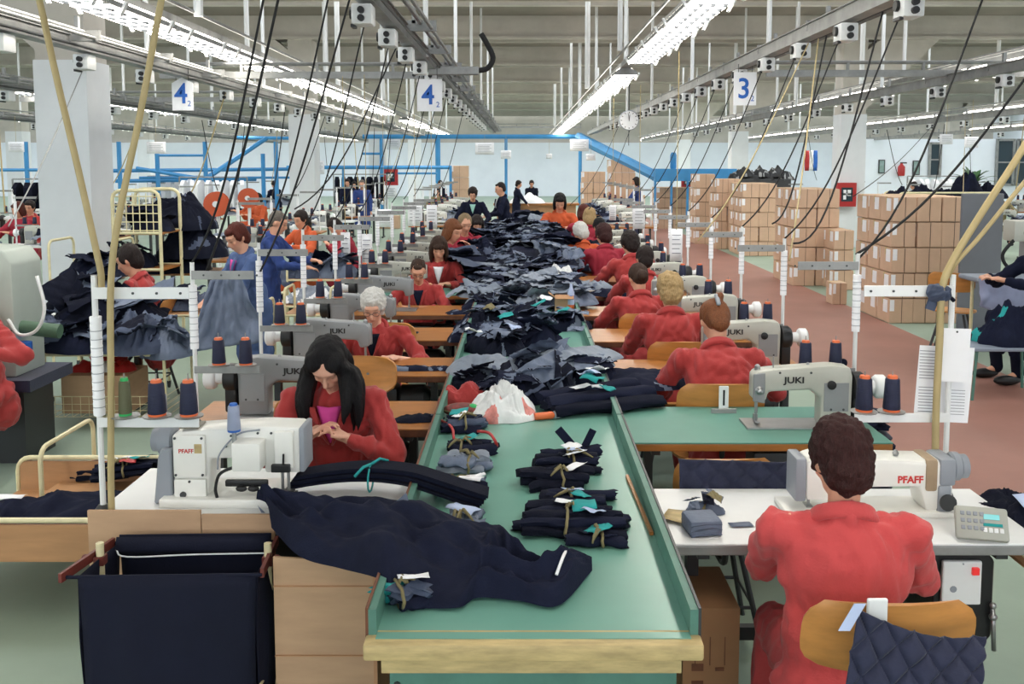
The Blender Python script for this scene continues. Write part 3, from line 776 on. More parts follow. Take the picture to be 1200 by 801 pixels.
    # placement
    top = hd(0, -.02, .128).z
    pt = at(px, ptop, d)
    sc = scale or pt.z/top
    c_, s_ = math.cos(rz), math.sin(rz)
    hx, hy = -s_*hc.y*sc, c_*hc.y*sc
    t = thing('person', label, cat, (pt.x-hx+hc.x*0, d-hy, 0), rz, group); t.scale = (sc, sc, sc)
    link('body', me, t)
    # ---- coat
    b = MB(); RL = Matrix.Rotation(-lean, 3, 'X')
    b.ell(P0+sp*.33, (.178*width, .122, .19), RL, 16, 12); b.ell(P0+sp*.36-fw*.035, (.15*width, .09, .14), RL, 16, 12); b.ell(P0+sp*.12, (.168*width, .125, .2), RL, 16, 12); b.ell(P0+Vector((0, 0, -.02)), (.19*width, .15, .12), None, 16, 12)
    b.ell(P0+sp*.425, (.205*width, .082, .07), RL, 16, 10); b.ell(neck-fw*.05, (.07, .04, .045), RL)
    for s in (-1, 1):
        E, H = arm[s]
        capsule(b, neck-sp*.055, S[s]-sp*.008, .055, .068); capsule(b, S[s]-sp*.008, E, .07, .062)
        if sleeves == 'long': capsule(b, E, E.lerp(H, .88), .06, .043)
        elif sleeves == 'half': capsule(b, E, E.lerp(H, .25), .062, .06)
        a = [Vector(v) for v in legs[s]]
        if skirt:
            capsule(b, a[0], a[1]+Vector((0, -.02, 0)), .115, .085)
            if sit: capsule(b, a[1]+Vector((0, -.03, 0)), a[1]+Vector((0, -.06, -.22)), .085, .09); capsule(b, (0, .05, hz-.05), (0, .3, hz-.06), .11, .09)
            else: capsule(b, a[0], a[1], .13, .12)
    if skirt and sit:
        b.ell((0, -.06, hz-.12), (.2*width, .13, .16))
    if skirt and not sit: capsule(b, (0, 0, .85), (0, 0, .5), .16, .15)
    cm = union(b, max(voxel, .011), 2, 'work_coat'); cm.materials.append(M[coat]); wrinkle(cm, .017 if d < 10 else .013, (15, 11, 8), seed)
    ct = link('work_coat', cm, t)
    # collar
    b = MB(); pts = []
    for k in range(17):
        a = -math.pi*1.28/2+math.pi*1.28*k/16-math.pi/2
        r = .066+.012*abs(k-8)/8
        pts.append(neck+Vector((math.cos(a)*r*1.12, 0, 0))+fw*(math.sin(a)*r-.005)+sp*(.028-.06*(abs(k-8)/8)**2))
    b.tube(pts, [.008]+[.019]*15+[.008], 7)
    pts2 = [p_+(p_-neck).normalized()*.012-sp*.022 for p_ in pts]; b.tube(pts2, [.006]+[.017]*15+[.006], 7)
    cmesh = union(b, .009, 2, 'collar') if d < 11 else b.mesh('collar', M[coat], True)
    if d < 11: cmesh.materials.append(M[coat])
    link('collar', cmesh, ct)
    if d < 7.5 and abs(rz) < 1:              # yoke and back seam of the coat
        pass
    if shirt:
        b = MB(); 
        def vneck(u, v):
            x_ = (u-.5)*2*(.052*(1-v)+.004); return P0+sp*(.47-.17*v)+fw*(.118+.03*math.sin(v*2.2)-abs(x_)*.25)+Vector((x_, 0, 0))
        b.grid(7, 8, vneck, thick=.012); link('shirt', b.mesh('shirt', M[shirt], True), t)
        for s in (-1, 1):
            b = MB()
            def lap(u, v):
                x0 = s*(.056*(1-v)+.006); return P0+sp*(.475-.18*v)+fw*(.127+.033*math.sin(v*2.2)-.01*u)+Vector((x0+s*u*.035*(1-v*.8), 0, 0))
            b.grid(4, 8, lap, thick=.006); link('lapel', b.mesh('lapel', M[coat], True), ct)
    # ---- legs and shoes
    b = MB()
    for s in (-1, 1):
        a = [Vector(v) for v in legs[s]]
        capsule(b, a[0], a[1], .082, .062); capsule(b, a[1], a[2], .06, .05)
    tm = union(b, .016, 2, 'trousers'); tm.materials.append(M[trousers]); link('trousers', tm, t)
    for s in (-1, 1):
        a = legs[s]; b = MB(); b.ell((a[3][0], a[3][1]-.04, .042), (.045, .125, .04)); link('shoe', b.mesh('shoe', M['black'], True), t)
    # ---- hair
    b = MB(); hv = max(.008, voxel*.8); H_ = HAIR[hair]
    if style in ('short', 'curly'):
        f = 1.12 if style == 'curly' else 1.0
        b.ell(hd(0, -.03, .034), (.086*f, .093*f, .098*f), Hm, 18, 14); b.ell(hd(0, -.052, -.03), (.074*f, .066*f, .08*f), Hm, 16, 12); b.ell(hd(0, .035, .075), (.062, .045, .036), Hm)
        for s in (-1, 1): b.ell(hd(s*.07, .005, .02), (.02, .04, .05), Hm)
    elif style == 'bob':
        b.ell(hd(0, -.028, .034), (.089, .096, .101), Hm, 18, 14); b.ell(hd(0, -.058, -.05), (.085, .062, .10), Hm, 16, 12); b.ell(hd(0, .048, .07), (.064, .04, .034), Hm)
        for s in (-1, 1): b.ell(hd(s*.074, .0, -.03), (.026, .05, .10), Hm)
    elif style == 'long':
        b.ell(hd(0, -.026, .034), (.087, .095, .10), Hm, 18, 14); b.ell(hd(0, -.062, -.06), (.088, .055, .14), Hm, 16, 12)
        for s in (-1, 1):
            b.ell(hd(s*.048, .022, .066), (.040, .062, .045), Hm @ Matrix.Rotation(s*.5, 3, 'Y')); b.ell(hd(s*.072, .02, .01), (.022, .045, .06), Hm)
            P_ = [hd(s*.07, .035, .04), hd(s*.092, .03, -.04)]
            e1 = P_[1]+Vector((s*.02, .03, -.12)); e2 = e1+Vector((-s*.005, .0, -.13))
            for q in range(5):
                o_ = Vector((random.uniform(-.022, .022), random.uniform(-.04, .04), 0))
                b.tube(smoothpts([P_[0]+o_*.6, P_[1]+o_, e1+o_*1.3, e2+o_*1.6+Vector((0, 0, random.uniform(-.04, .05)))], 12), [.016, .02, .024, .027, .029, .03, .03, .028, .025, .022, .018, .012, .005][:13], 8)
    elif style == 'fringe':
        b.ell(hd(0, -.026, .034), (.089, .096, .102), Hm, 18, 14); b.ell(hd(0, -.06, -.06), (.086, .055, .13), Hm, 16, 12); b.ell(hd(0, .062, .045), (.06, .03, .042), Hm)
        for s in (-1, 1): b.ell(hd(s*.078, .01, -.05), (.026, .045, .13), Hm)
    elif style in ('bun', 'clip'):
        b.ell(hd(0, -.026, .03), (.087, .094, .098), Hm, 18, 14); b.ell(hd(0, -.055, -.02), (.07, .06, .07), Hm, 16, 12)
        if style == 'bun': b.ell(hd(0, -.118, -.03), (.048, .036, .05), Hm)
        else: capsule(b, hd(0, -.10, .05), hd(.02, -.12, .09), .03, .025); b.ell(hd(0, -.07, -.05), (.06, .04, .06), Hm)
    elif style == 'crop':
        b.ell(hd(0, -.03, .032), (.081, .089, .094), Hm, 18, 14); b.ell(hd(0, -.055, -.03), (.066, .052, .055), Hm); b.ell(hd(0, .045, .082), (.05, .03, .024), Hm)
    hm_ = union(b, hv, 2, 'hair'); hm_.materials.append(H_); wrinkle(hm_, .010 if style == 'curly' else .006, (26, 26, 9) if style != 'curly' else (30, 30, 30), seed)
    ho = link('hair', hm_, t)
    if style == 'clip':
        b = MB(); b.rbox(hd(.0, -.125, .06), (.025, .02, .075), .008, R=Hm); link('hair_clip', b.mesh('hair_clip', M['plastg'], True), ho)
    if glasses:
        b = MB()
        for s in (-1, 1): b.tube([hd(s*.032+.023*math.cos(a), .092, .003+.018*math.sin(a)) for a in np.linspace(0, 2*math.pi, 12, endpoint=False)], .0018, 4, closed=True); b.tube([hd(s*.055, .09, .006), hd(s*.078, 0, .008)], .0018, 4)
        b.tube([hd(-.009, .096, .005), hd(.009, .096, .005)], .0018, 4); link('glasses', b.mesh('glasses', M['dsteel']), t)
    t['_top'] = sc
    return t
PI = math.pi
# right row, seen from behind
person('woman in faded red coat seen from behind at the nearest white table', 985, 484, 2.80, -.08, 'coat2', 'auburn', 'curly', .16, .38, .2, voxel=.009, width=1.16, seed=1, hands={-1: (-.02, .43, .83), 1: (.12, .40, .83)}, scale=.975)
person('woman in red coat bending forward, ginger hair held by a clip', 838, 354, 5.32, 0, 'coat', 'ginger', 'clip', .52, .45, .1, width=1.12, seed=2, hands={-1: (-.12, .44, .84), 1: (.16, .44, .84)}, scale=1.04)
person('woman in red coat with short blonde hair seen from behind', 785, 321, 6.5, 0, 'coat', 'blonde', 'curly', .25, .3, .05, width=1.1, seed=3, hands={-1: (-.08, .42, .84), 1: (.10, .42, .84)})
person('woman in red coat with a brown hair bun seen from behind', 748, 310, 7.65, .12, 'coat', 'brown', 'bun', .3, .4, .1, seed=4, width=1.12)
person('woman in red coat with short black hair, behind the bun-haired woman', 756, 288, 8.8, 0, 'coat', 'dark', 'short', .2, .25, 0, seed=5, width=1.05)
person('woman in red coat with curly dark hair, fourth before the pile', 738, 272, 9.9, .15, 'coat', 'dark', 'curly', .3, .3, .2, seed=6, width=1.05)
person('woman in crimson coat with curly brown hair at right row', 707, 263, 11.0, .2, 'coat3', 'auburn', 'curly', .25, .3, .2, seed=7, voxel=.016, width=1.1)
person('white-haired woman in orange-red coat leaning over the heaped cloth', 680, 262, 12.0, .3, 'orange', 'white', 'curly', .3, .4, .3, seed=8, voxel=.016)
person('black-haired woman in crimson coat at the far right row', 702, 255, 13.2, .2, 'coat3', 'black', 'short', .2, .3, 0, seed=9, voxel=.018)
person('blonde woman in crimson coat at the far right row', 691, 243, 14.0, .1, 'coat3', 'blonde', 'bob', .15, .2, 0, seed=10, voxel=.018)
person('red-haired woman in crimson coat at the end of the right row', 684, 239, 14.85, .1, 'coat3', 'red', 'bob', .15, .2, 0, seed=11, voxel=.018)
# left row, facing the camera
person('woman with long black hair in red coat bending over her sewing', 385, 411, 4.18, PI+.0, 'coat', 'black', 'long', .30, .62, -.12, voxel=.0075, shirt='pink' if 'pink' in M else None, seed=12, hands={-1: (-.10, .34, .84), 1: (.07, .33, .85)}, width=1.08, scale=1.0, skin='d3a088')
person('white-haired woman with glasses in red coat at a wooden table', 437, 340, 6.25, PI-.05, 'coat', 'white', 'curly', .12, .40, .05, voxel=.009, shirt='navy2', seed=13, hands={-1: (-.22, .34, .85), 1: (.10, .36, .84)}, sleeves='half', glasses=True, width=1.15, skin='e0ac92')
person('worker with short brown hair and glasses in red coat looking down', 490, 304, 8.6, PI, 'coat', 'brown', 'crop', .15, .45, .05, voxel=.010, shirt='navy', seed=14, hands={-1: (-.14, .38, .83), 1: (.16, .36, .83)}, glasses=True, width=1.08)
person('woman with long brown fringe in red coat looking down', 514, 277, 9.75, PI, 'coat', 'brown', 'fringe', .12, .35, .1, voxel=.012, shirt='paper', seed=15)
person('brown-haired woman in red resting her chin, turned to the side', 531, 257, 11.0, PI+.9, 'coat3', 'ginger', 'bob', .2, .25, .1, voxel=.014, seed=16, hands={-1: (-.1, .3, 1.0), 1: (.1, .4, .95)})
person('woman with tied brown hair beside the profile woman', 545, 250, 12.08, PI+.2, 'coat3', 'ash', 'bun', .15, .25, .1, voxel=.014, seed=17)
person('short woman in crimson coat with dark fringe at heaped cloth', 559, 252, 13.2, PI+.1, 'coat3', 'dark', 'fringe', .15, .3, .1, voxel=.016, seed=18)
person('standing woman in dark jacket and mint shirt behind the pile', 554, 220, 17.0, PI, 'navy', 'dark', 'curly', .12, .4, 0, 'stand', {-1: (-.2, .3, 1.0), 1: (.2, .3, 1.0)}, .018, shirt='mint' if 'mint' in M else None, seed=19)
person('man in dark suit standing turned to the left behind the pile', 586, 213, 17.6, PI*.55, 'navy', 'dark', 'crop', .12, .2, 0, 'stand', {-1: (-.15, .35, 1.1), 1: (.15, .35, 1.05)}, .018, seed=20, skirt=False, shirt='paper')
person('woman in orange coat at the far end of the green table', 656, 232, 15.6, PI, 'orange', 'black', 'bob', .15, .4, 0, voxel=.016, seed=21, scale=1.2)
# around the hall
person('woman in red coat in profile at the left machine by the column', 150, 287, 8.0, PI/2, 'coat', 'dark', 'short', .25, .3, 0, voxel=.012, seed=22, hands={-1: (-.12, .5, .9), 1: (.12, .52, .92)})
person('woman in blue-grey dress looking down at the grey cloth she holds', 277, 262, 7.6, PI*.72, 'bluedress', 'red', 'short', .2, .4, .1, 'stand', {-1: (-.05, .42, 1.02), 1: (.12, .42, 1.0)}, .011, sleeves='half', seed=23, shirt='pink' if 'pink' in M else None)
person('man in blue work coat standing and reaching to the right', 326, 247, 9.4, -PI/2, 'bluecoat', 'grey', 'crop', .18, .3, 0, 'stand', {-1: (-.12, .46, 1.15), 1: (.14, .44, 1.1)}, .012, seed=24)
person('woman in orange coat sitting behind the man in blue', 352, 246, 13.4, PI*.8, 'orange', 'dark', 'short', .2, .2, 0, voxel=.016, seed=25)
person('person in crimson bending beside the second column', 392, 257, 14.0, PI*.6, 'coat3', 'dark', 'short', .5, .5, 0, voxel=.018, seed=26)
person('seated person in red coat cut off by the left picture edge', -52, 318, 5.9, PI*.9, 'coat', 'dark', 'short', .2, .3, 0, voxel=.013, seed=27, hands={-1: (-.3, .3, .85), 1: (.2, .4, .85)})
person('small figure in red and black at the far left', 34, 234, 17, PI, 'redp', 'dark', 'short', .1, .2, 0, voxel=.02, seed=28)
person('man in blue coat standing by the third column', 424, 210, 24, PI, 'bluecoat', 'grey', 'crop', .05, .2, 0, 'stand', {-1: (-.25, .2, .85), 1: (.25, .2, .85)}, .022, seed=29)
person('seated worker far behind the blue frame', 512, 219, 27, PI, 'khaki', 'dark', 'short', .1, .2, 0, voxel=.022, seed=30)
person('far worker in navy and purple beside the white cloth', 608, 211, 28, -PI/2, 'navy', 'dark', 'short', .1, .2, 0, 'stand', voxel=.022, seed=31)
person('far worker in black facing the white cloth', 623, 211, 30, PI, 'navy2', 'dark', 'short', .1, .3, 0, 'stand', voxel=.022, seed=32)
person('far worker in blue by the cardboard pile', 745, 207, 25, PI*.5, 'bluecoat', 'dark', 'bob', .1, .1, 0, 'stand', voxel=.022, seed=33)
person('far woman in lilac behind the box stacks', 917, 213, 27, PI*.5, 'lilac' if 'lilac' in M else 'lblue', 'red', 'bob', .1, .2, 0, 'stand', voxel=.022, seed=34)
person('two-tone far figure seated left of the third column', 407, 209, 27, PI, 'navy', 'dark', 'short', .1, .2, 0, 'stand', voxel=.022, seed=35)
person('far figure in navy walking behind the blue frame', 415, 212, 29, PI, 'navy2', 'dark', 'short', .1, .2, 0, 'stand', voxel=.022, seed=36)
person('worker cut off at the right edge beside the cloth bench', 1216, 262, 8.8, PI*.55, 'navy', 'dark', 'short', .2, .3, 0, voxel=.014, seed=37, hands={-1: (-.1, .5, .85), 1: (.12, .48, .85)})
# ================================================================== cloth helpers
def heap_mesh(L, W, H, seed, mats, nu=56, nv=44, fold=.5, lining=.0, freq=5.0, sq=2.6, edge=.12, drape=0):
    """crumpled garment lying on a flat support: closed mesh with sharp folds"""
    u, v = np.meshgrid(np.linspace(-1, 1, nu), np.linspace(-1, 1, nv), indexing='ij')
    # square -> rounded outline
    r = (np.abs(u)**sq+np.abs(v)**sq)**(1/sq); m = np.maximum(np.abs(u), np.abs(v)); k = np.where(r > 1e-6, m/np.maximum(r, 1e-6), 1)
    x, y = u*k, v*k
    ang = np.arctan2(y, x); e = 1+edge*pn(np.stack([np.cos(ang)*1.7+seed, np.sin(ang)*1.7, np.full_like(ang, seed*.37)], -1).reshape(-1, 3)).reshape(ang.shape)*1.5
    X, Y = x*e*L/2, y*e*W/2
    P = np.stack([X/max(L, W)*2, Y/max(L, W)*2, np.zeros_like(X)], -1).reshape(-1, 3)
    w1 = pn(P*1.6+seed*3.1); w2 = pn(P*1.6+seed*5.3+9)
    Q = P+np.stack([w1, w2, 0*w1], -1)*.35
    dr = seed*1.3; c, s_ = math.cos(dr), math.sin(dr)
    R = np.stack([(Q[:, 0]*c+Q[:, 1]*s_)*freq, (-Q[:, 0]*s_+Q[:, 1]*c)*freq*.38, np.full(len(Q), seed*.7)], -1)
    f1 = 1-2*np.sqrt(pn(R)**2+.004); f2 = 1-2*np.sqrt(pn(R*2.1+3.3)**2+.006); f3 = pn(P*2.2+seed)
    prof = (1-np.clip(m, 0, 1)**(3.2 if H < .2 else 2.2)).reshape(-1); fold = fold if H < .2 else fold*.65
    f4 = 1-2*np.sqrt(pn(R*np.array([4.6, 4.6, 1])+7.7)**2+.006); hgt = (.55+.45*f3)+fold*(.62*f1+.36*f2+.2*f4)
    Z = np.maximum(H*.06, H*hgt*.8*prof+H*.10)
    Z = Z*(m.reshape(-1) < .999)+(m.reshape(-1) >= .999)*.002
    Z = Z.reshape(X.shape)
    vs = [(float(X[i, j]), float(Y[i, j]), float(Z[i, j])) for i in range(nu) for j in range(nv)]
    fs = []; mi = []
    lab = pn(np.stack([R[:, 0]*.55, R[:, 1]*1.1, np.full(len(P), seed*2.2)], -1)).reshape(nu, nv)
    for i in range(nu-1):
        for j in range(nv-1):
            fs.append((i*nv+j, (i+1)*nv+j, (i+1)*nv+j+1, i*nv+j+1)); q = lab[i, j]
            mi.append(1 if (len(mats) > 1 and q > (1-2*lining)*.45) else 0)
    me = bpy.data.meshes.new('cloth'); me.from_pydata(vs, [], fs)
    for m_ in mats: me.materials.append(M[m_])
    me.polygons.foreach_set('material_index', mi); me.polygons.foreach_set('use_smooth', [True]*len(fs)); me.update()
    return me
SHEETS = {}
def sheet_mesh(i, ma, mb_):
    """flat cut panel, loosely undulating, one side folded over so that its other face shows"""
    k = (i, ma, mb_)
    if k in SHEETS: return SHEETS[k]
    r = random.Random(i*7.3+1); nu, nv = 26, 16
    cs = [Vector((sx*(.5+r.uniform(-.16, .1)), sy*(.36+r.uniform(-.14, .1)), 0)) for sx, sy in ((-1, -1), (1, -1), (1, 1), (-1, 1))]
    uf = r.uniform(.58, .95); dr = r.uniform(0, 3); skew = r.uniform(-.5, .5); vs = []; fs = []; mi = []
    for a_ in range(nu):
        for b_ in range(nv):
            u_, v_ = a_/(nu-1), b_/(nv-1); p = cs[0].lerp(cs[1], u_).lerp(cs[3].lerp(cs[2], u_), v_)
            f_ = uf+skew*(v_-.5)*.3; z = 0
            if u_ > f_: e = cs[0].lerp(cs[1], f_).lerp(cs[3].lerp(cs[2], f_), v_); p = e*2-p; z = .022+.02*math.sin(min(1, (u_-f_)*6)*3)
            q = p.x*math.cos(dr)+p.y*math.sin(dr); t_ = -p.x*math.sin(dr)+p.y*math.cos(dr)
            z += .05*(1-2*math.sqrt(nz(q*4.5+i, t_*1.6, i*.7)**2+.004))+.022*(1-2*math.sqrt(nz(q*11, t_*4.5, i*1.9)**2+.004))-.10*(p.x*p.x+p.y*p.y)
            vs.append((p.x, p.y, z))
    for a_ in range(nu-1):
        for b_ in range(nv-1): fs.append((a_*nv+b_, (a_+1)*nv+b_, (a_+1)*nv+b_+1, a_*nv+b_+1)); mi.append(1 if a_/(nu-1) > uf+skew*(b_/(nv-1)-.5)*.3 else 0)
    me = bpy.data.meshes.new('panel'); me.from_pydata(vs, [], fs); me.materials.append(M[ma]); me.materials.append(M[mb_])
    me.polygons.foreach_set('material_index', mi); me.polygons.foreach_set('use_smooth', [True]*len(fs)); me.update()
    SHEETS[k] = me; return me
def heap(name, label, loc, L, W, H, rz=0, mats=('navy', 'slate'), seed=1, cat='cloth', group=None, panels=None, **k):
    lining = k.get('lining', 0)
    if panels is None: panels = 0 if (lining < .06 or H < .05) else (6 if lining > .14 else 4)
    if panels: k['lining'] = 0
    me = heap_mesh(L, W, H, seed, mats, **k)
    o = link(name, me, None, loc, rz); tag(o, label, cat, group)
    if panels:
        n = len(me.vertices); co = np.empty(n*3); me.vertices.foreach_get('co', co); co = co.reshape(-1, 3); r = random.Random(seed*13.7)
        def zat(x, y): return co[np.argsort((co[:, 0]-x)**2+(co[:, 1]-y)**2)[:5], 2].max()
        for i in range(panels):
            x, y = r.uniform(-.33, .33)*L, r.uniform(-.33, .33)*W; e = .22*min(L, W)
            sx = (zat(x+e, y)-zat(x-e, y))/(2*e); sy = (zat(x, y+e)-zat(x, y-e))/(2*e)
            q = r.random(); pair = (mats[0], mats[1]) if q < .4 else ((mats[1], mats[0]) if q < .8 else ('navy2', 'denim'))
            sc_ = min(L, W)*r.uniform(.75, 1.15)
            link('panel', sheet_mesh(r.randrange(9), *pair), o, (x, y, zat(x, y)*.88+.012+.004*i), rot=(math.atan(sy)*.8+r.uniform(-.12, .12), -math.atan(sx)*.8+r.uniform(-.12, .12), r.uniform(0, 6.28)), scale=(sc_, sc_*r.uniform(.6, 1), sc_))
    return o
def patch(mb, top, bot, z0, fn, nu=40, nv=16, mi=0):
    """surface between two pixel curves, laid at height z0 and lifted by fn(u,v)"""
    T = smoothpts([onz(p[0], p[1], z0 if len(p) < 3 else p[2]) for p in top], 60); B = smoothpts([onz(p[0], p[1], z0 if len(p) < 3 else p[2]) for p in bot], 60)
    def f(u, v):
        def smp(Q): k = u*(len(Q)-1); i = min(len(Q)-2, int(k)); return Q[i].lerp(Q[i+1], k-i)
        a, c = smp(T), smp(B)
        p = a.lerp(c, v); return p+Vector((0, 0, fn(u, v)))
    return mb.grid(nu, nv, f, mi, thick=0)
def roll_mesh(L, a, c, seed, mt, seg=12, n=14, flat=1.0):
    def f(u, v):
        an = v*2*math.pi; x = (u-.5)*L; w = nz(u*3+seed, seed*.3)*.025
        k = 1+.38*nz(u*5+seed, math.cos(an)*1.8, math.sin(an)*1.8+seed)
        e = 1 if .03 < u < .97 else .82
        return (x+nz(math.cos(an)*2, math.sin(an)*2, seed)*.022, math.cos(an)*a*k*e+w, c+math.sin(an)*c*k*e*flat+.001)
    b = MB(); b.grid(n, seg+1, f)
    b.f.append(tuple(range(seg))[::-1]); b.m.append(0); b.f.append(tuple((n-1)*(seg+1)+k for k in range(seg))); b.m.append(0)
    return b.mesh('roll', M[mt], 60)
ROLLS = {}
def rollm(mt, i, L=.25, a=.03, c=.02):
    k = (mt, i, L, a, c)
    if k not in ROLLS: ROLLS[k] = roll_mesh(L, a, c, i*1.7+len(ROLLS), mt)
    return ROLLS[k]
def paper_mesh(w, h, mt, seed=0, curl=.012):
    b = MB(); b.grid(5, 5, lambda u, v: ((u-.5)*w, (v-.5)*h, curl*(nz(u*1.7+seed, v*1.7)+.6)+.002), thick=.001); return b.mesh('tag', M[mt], True)
def ribbon_mesh(r, mt, seed=0):
    b = MB(); random.seed(seed)
    b.tube([(random.uniform(-.004, .004), r[0]*1.1*math.cos(a), r[1]+r[1]*1.12*math.sin(a)) for a in np.linspace(0, 2*math.pi, 14, endpoint=False)], .0055, 5, closed=True)
    for k in range(3):
        a0 = Vector((0, random.uniform(-.01, .01), r[1]*2.05)); d = Vector((random.uniform(-.055, .055), random.uniform(-.045, .045), 0)); e = Vector((random.uniform(-.02, .02), random.uniform(-.02, .02), 0))
        b.tube([a0, a0+d*.4+Vector((0, 0, .016)), a0+d*.8+e+Vector((0, 0, .004)), a0+d+e*2+Vector((0, 0, -.008))], [.004, .0075, .0055, .003], 5)
    return b.mesh('ribbon', M[mt], True)
def bundle(px, py, rz, label, n=4, mats=('navy2', 'navy'), L=.26, seed=0, tags=('paper',), z=TZ, depth_step=.047, layers=1, group='tied bundles on the green table', a=.03, c=.019):
    p = onz(px, py, z); t = thing('cloth_bundle', label, 'cloth bundle', p, rz, group); random.seed(seed)
    for l in range(layers):
        for k in range(n-l):
            mt = mats[(k+l) % len(mats)]
            link('rolled_piece', rollm(mt, (k+seed) % 5, L, a, c), t, (random.uniform(-.03, .03), (k-(n-1-l)/2)*depth_step, l*c*1.55), rot=(random.uniform(-.3, .3), random.uniform(-.05, .05), random.uniform(-.16, .16)), scale=(random.uniform(.72, 1.12), random.uniform(.8, 1.3), random.uniform(.8, 1.1)))
    rw_ = depth_step*n/2+.006; zt = c*2+(layers-1)*c*1.55
    o = link('ribbon', ribbon_mesh((rw_, zt/2), 'khaki', seed), t, (random.uniform(-.03, .03), 0, 0))
    for q, tg in enumerate(tags):
        w_, h_ = random.uniform(.06, .11), random.uniform(.045, .075)
        link('paper_tag' if tg == 'paper' else 'cloth_tag', paper_mesh(w_, h_, tg, seed+q), t, (random.uniform(-.22, .28)*L, random.uniform(-.5, .5)*rw_, zt+.003+.003*q), rot=(random.uniform(-.3, .3), random.uniform(-.2, .2), random.uniform(-.8, .8)))
    for q in range(2):
        link('loose_flap', sheet_mesh(random.randrange(9), mats[0], mats[-1]), t, (random.uniform(-.3, .3)*L, random.uniform(-.3, .3)*rw_, zt*.8), rot=(random.uniform(-.4, .4), random.uniform(-.3, .3), random.uniform(-1, 1)), scale=(L*.42, L*.32, L*.5))
    return t
# ================================================================== things on the green table, from near to far
# big navy jacket sprawled across the near end
b = MB()
top = [(300, 588, .80), (345, 590, .81), (400, 590, .82), (470, 592, .85), (530, 606, .84), (585, 622, .82), (612, 648, .82), (640, 668, .80), (668, 648, .81), (693, 652, .80)]
bot = [(318, 618, .795), (352, 652, .79), (400, 666, .80), (448, 680, .84), (470, 708, .79), (535, 712, .79), (560, 700, .79), (610, 704, .79), (655, 709, .79), (694, 668, .79)]
def jf(u, v):
    s_ = math.sin(math.pi*min(1, max(0, v)))
    f = 1-2*math.sqrt(nz(u*5.5+v*1.6, v*2.2-u*3+4, 1.5)**2+.003); g = 1-2*math.sqrt(nz(u*12-v*5, v*4+u*5, 6.5)**2+.004)
    h_ = 1-2*math.sqrt(nz(u*22+v*9, v*8-u*9, 2.5)**2+.004)
    return s_**.6*(.03+.06*f+.03*g+.009*h_)*(1 if u < .9 else (1-u)/.1*.8+.2)
patch(b, top, bot, .8, jf, 140, 56)
j = thing('navy_jacket', 'large navy jacket sprawled over the near end of the green table', 'jacket', (0, 0, 0)); b.build('jacket_cloth', M['navy'], j, True)
b = MB(); b.tube(smoothpts([onz(664, 643, .885), onz(659, 654, .89), onz(652, 673, .86)], 10), .005, 5); b.build('white_cuff_stripe', M['paper'], j)
b = MB(); b.prism([(0, 0), (.09, .01), (.055, .075)], 0, .004); o = b.build('turned_corner', M['slate'], j); o.location = onz(452, 598, .87); o.rotation_euler = (.7, .1, -.1)
b = MB(); b.prism([(0, 0), (.06, -.09), (.10, -.12), (.07, -.06)], 0, .003); o = b.build('turned_corner', M['slate'], j); o.location = onz(302, 592, .80); o.rotation_euler = (.9, 0, 0)
# long stack of navy strips with a teal tie
t = thing('strip_stack', 'long stack of navy cloth strips tied with teal ribbon beside the white machine', 'cloth stack', onz(452, 577, TZ+.01))
for k in range(5):
    b = MB(); b.grid(26, 5, lambda u, v: ((u-.5)*.74+.008*k, (v-.5)*.10+.05*math.sin(u*4.5)-.08*u*u+(k % 2)*.012, .006+.011*k+.022*math.sin(u*3.1)+(.03 if u < .62 else .03*(1-(u-.62)/.38))), thick=.009)
    b.build('strip', M['navy' if k % 2 else 'navy2'], t, 40)
b = MB(); b.tube([(-.06, .07*math.cos(a)+.02, .052+.05*math.sin(a)) for a in np.linspace(0, 2*math.pi, 12, endpoint=False)], .004, 5, closed=True); b.tube([(-.06, .02, .105), (-.03, .06, .115), (0, .08, .1)], .006, 5); b.tube([(-.06, .02, .105), (-.08, -.03, .11), (-.11, -.05, .08)], .006, 5); b.build('teal_tie', M['teal'], t, True)
# left column of bundles
bundle(545, 503, .1, 'navy bundle under the red strap, left side of the green table', 3, ('navy', 'denim'), .2, 1, ('paper', 'teal'), layers=2)
bundle(548, 527, .02, 'navy bundle with a teal scrap, second on the left side', 3, ('navy', 'navy2'), .2, 2, ('teal',), layers=1)
bundle(545, 551, -.05, 'slate grey folded bundle with khaki ribbon, left side', 3, ('grey', 'slate'), .2, 3, (), layers=2, a=.035)
bundle(540, 574, -.1, 'slate bundle with a large white paper tag, left side', 3, ('slate', 'navy'), .2, 4, ('paper', 'paper'))
bundle(545, 614, -.05, 'short slate bundle with pale blue tag beside the jacket', 3, ('slate', 'grey'), .13, 5, ('lblue',), depth_step=.035)
bundle(474, 708, .4, 'small navy and teal scrap bundle in the near left corner', 3, ('navy', 'denim', 'teal'), .11, 6, ('paper',), layers=2, depth_step=.03, a=.022)
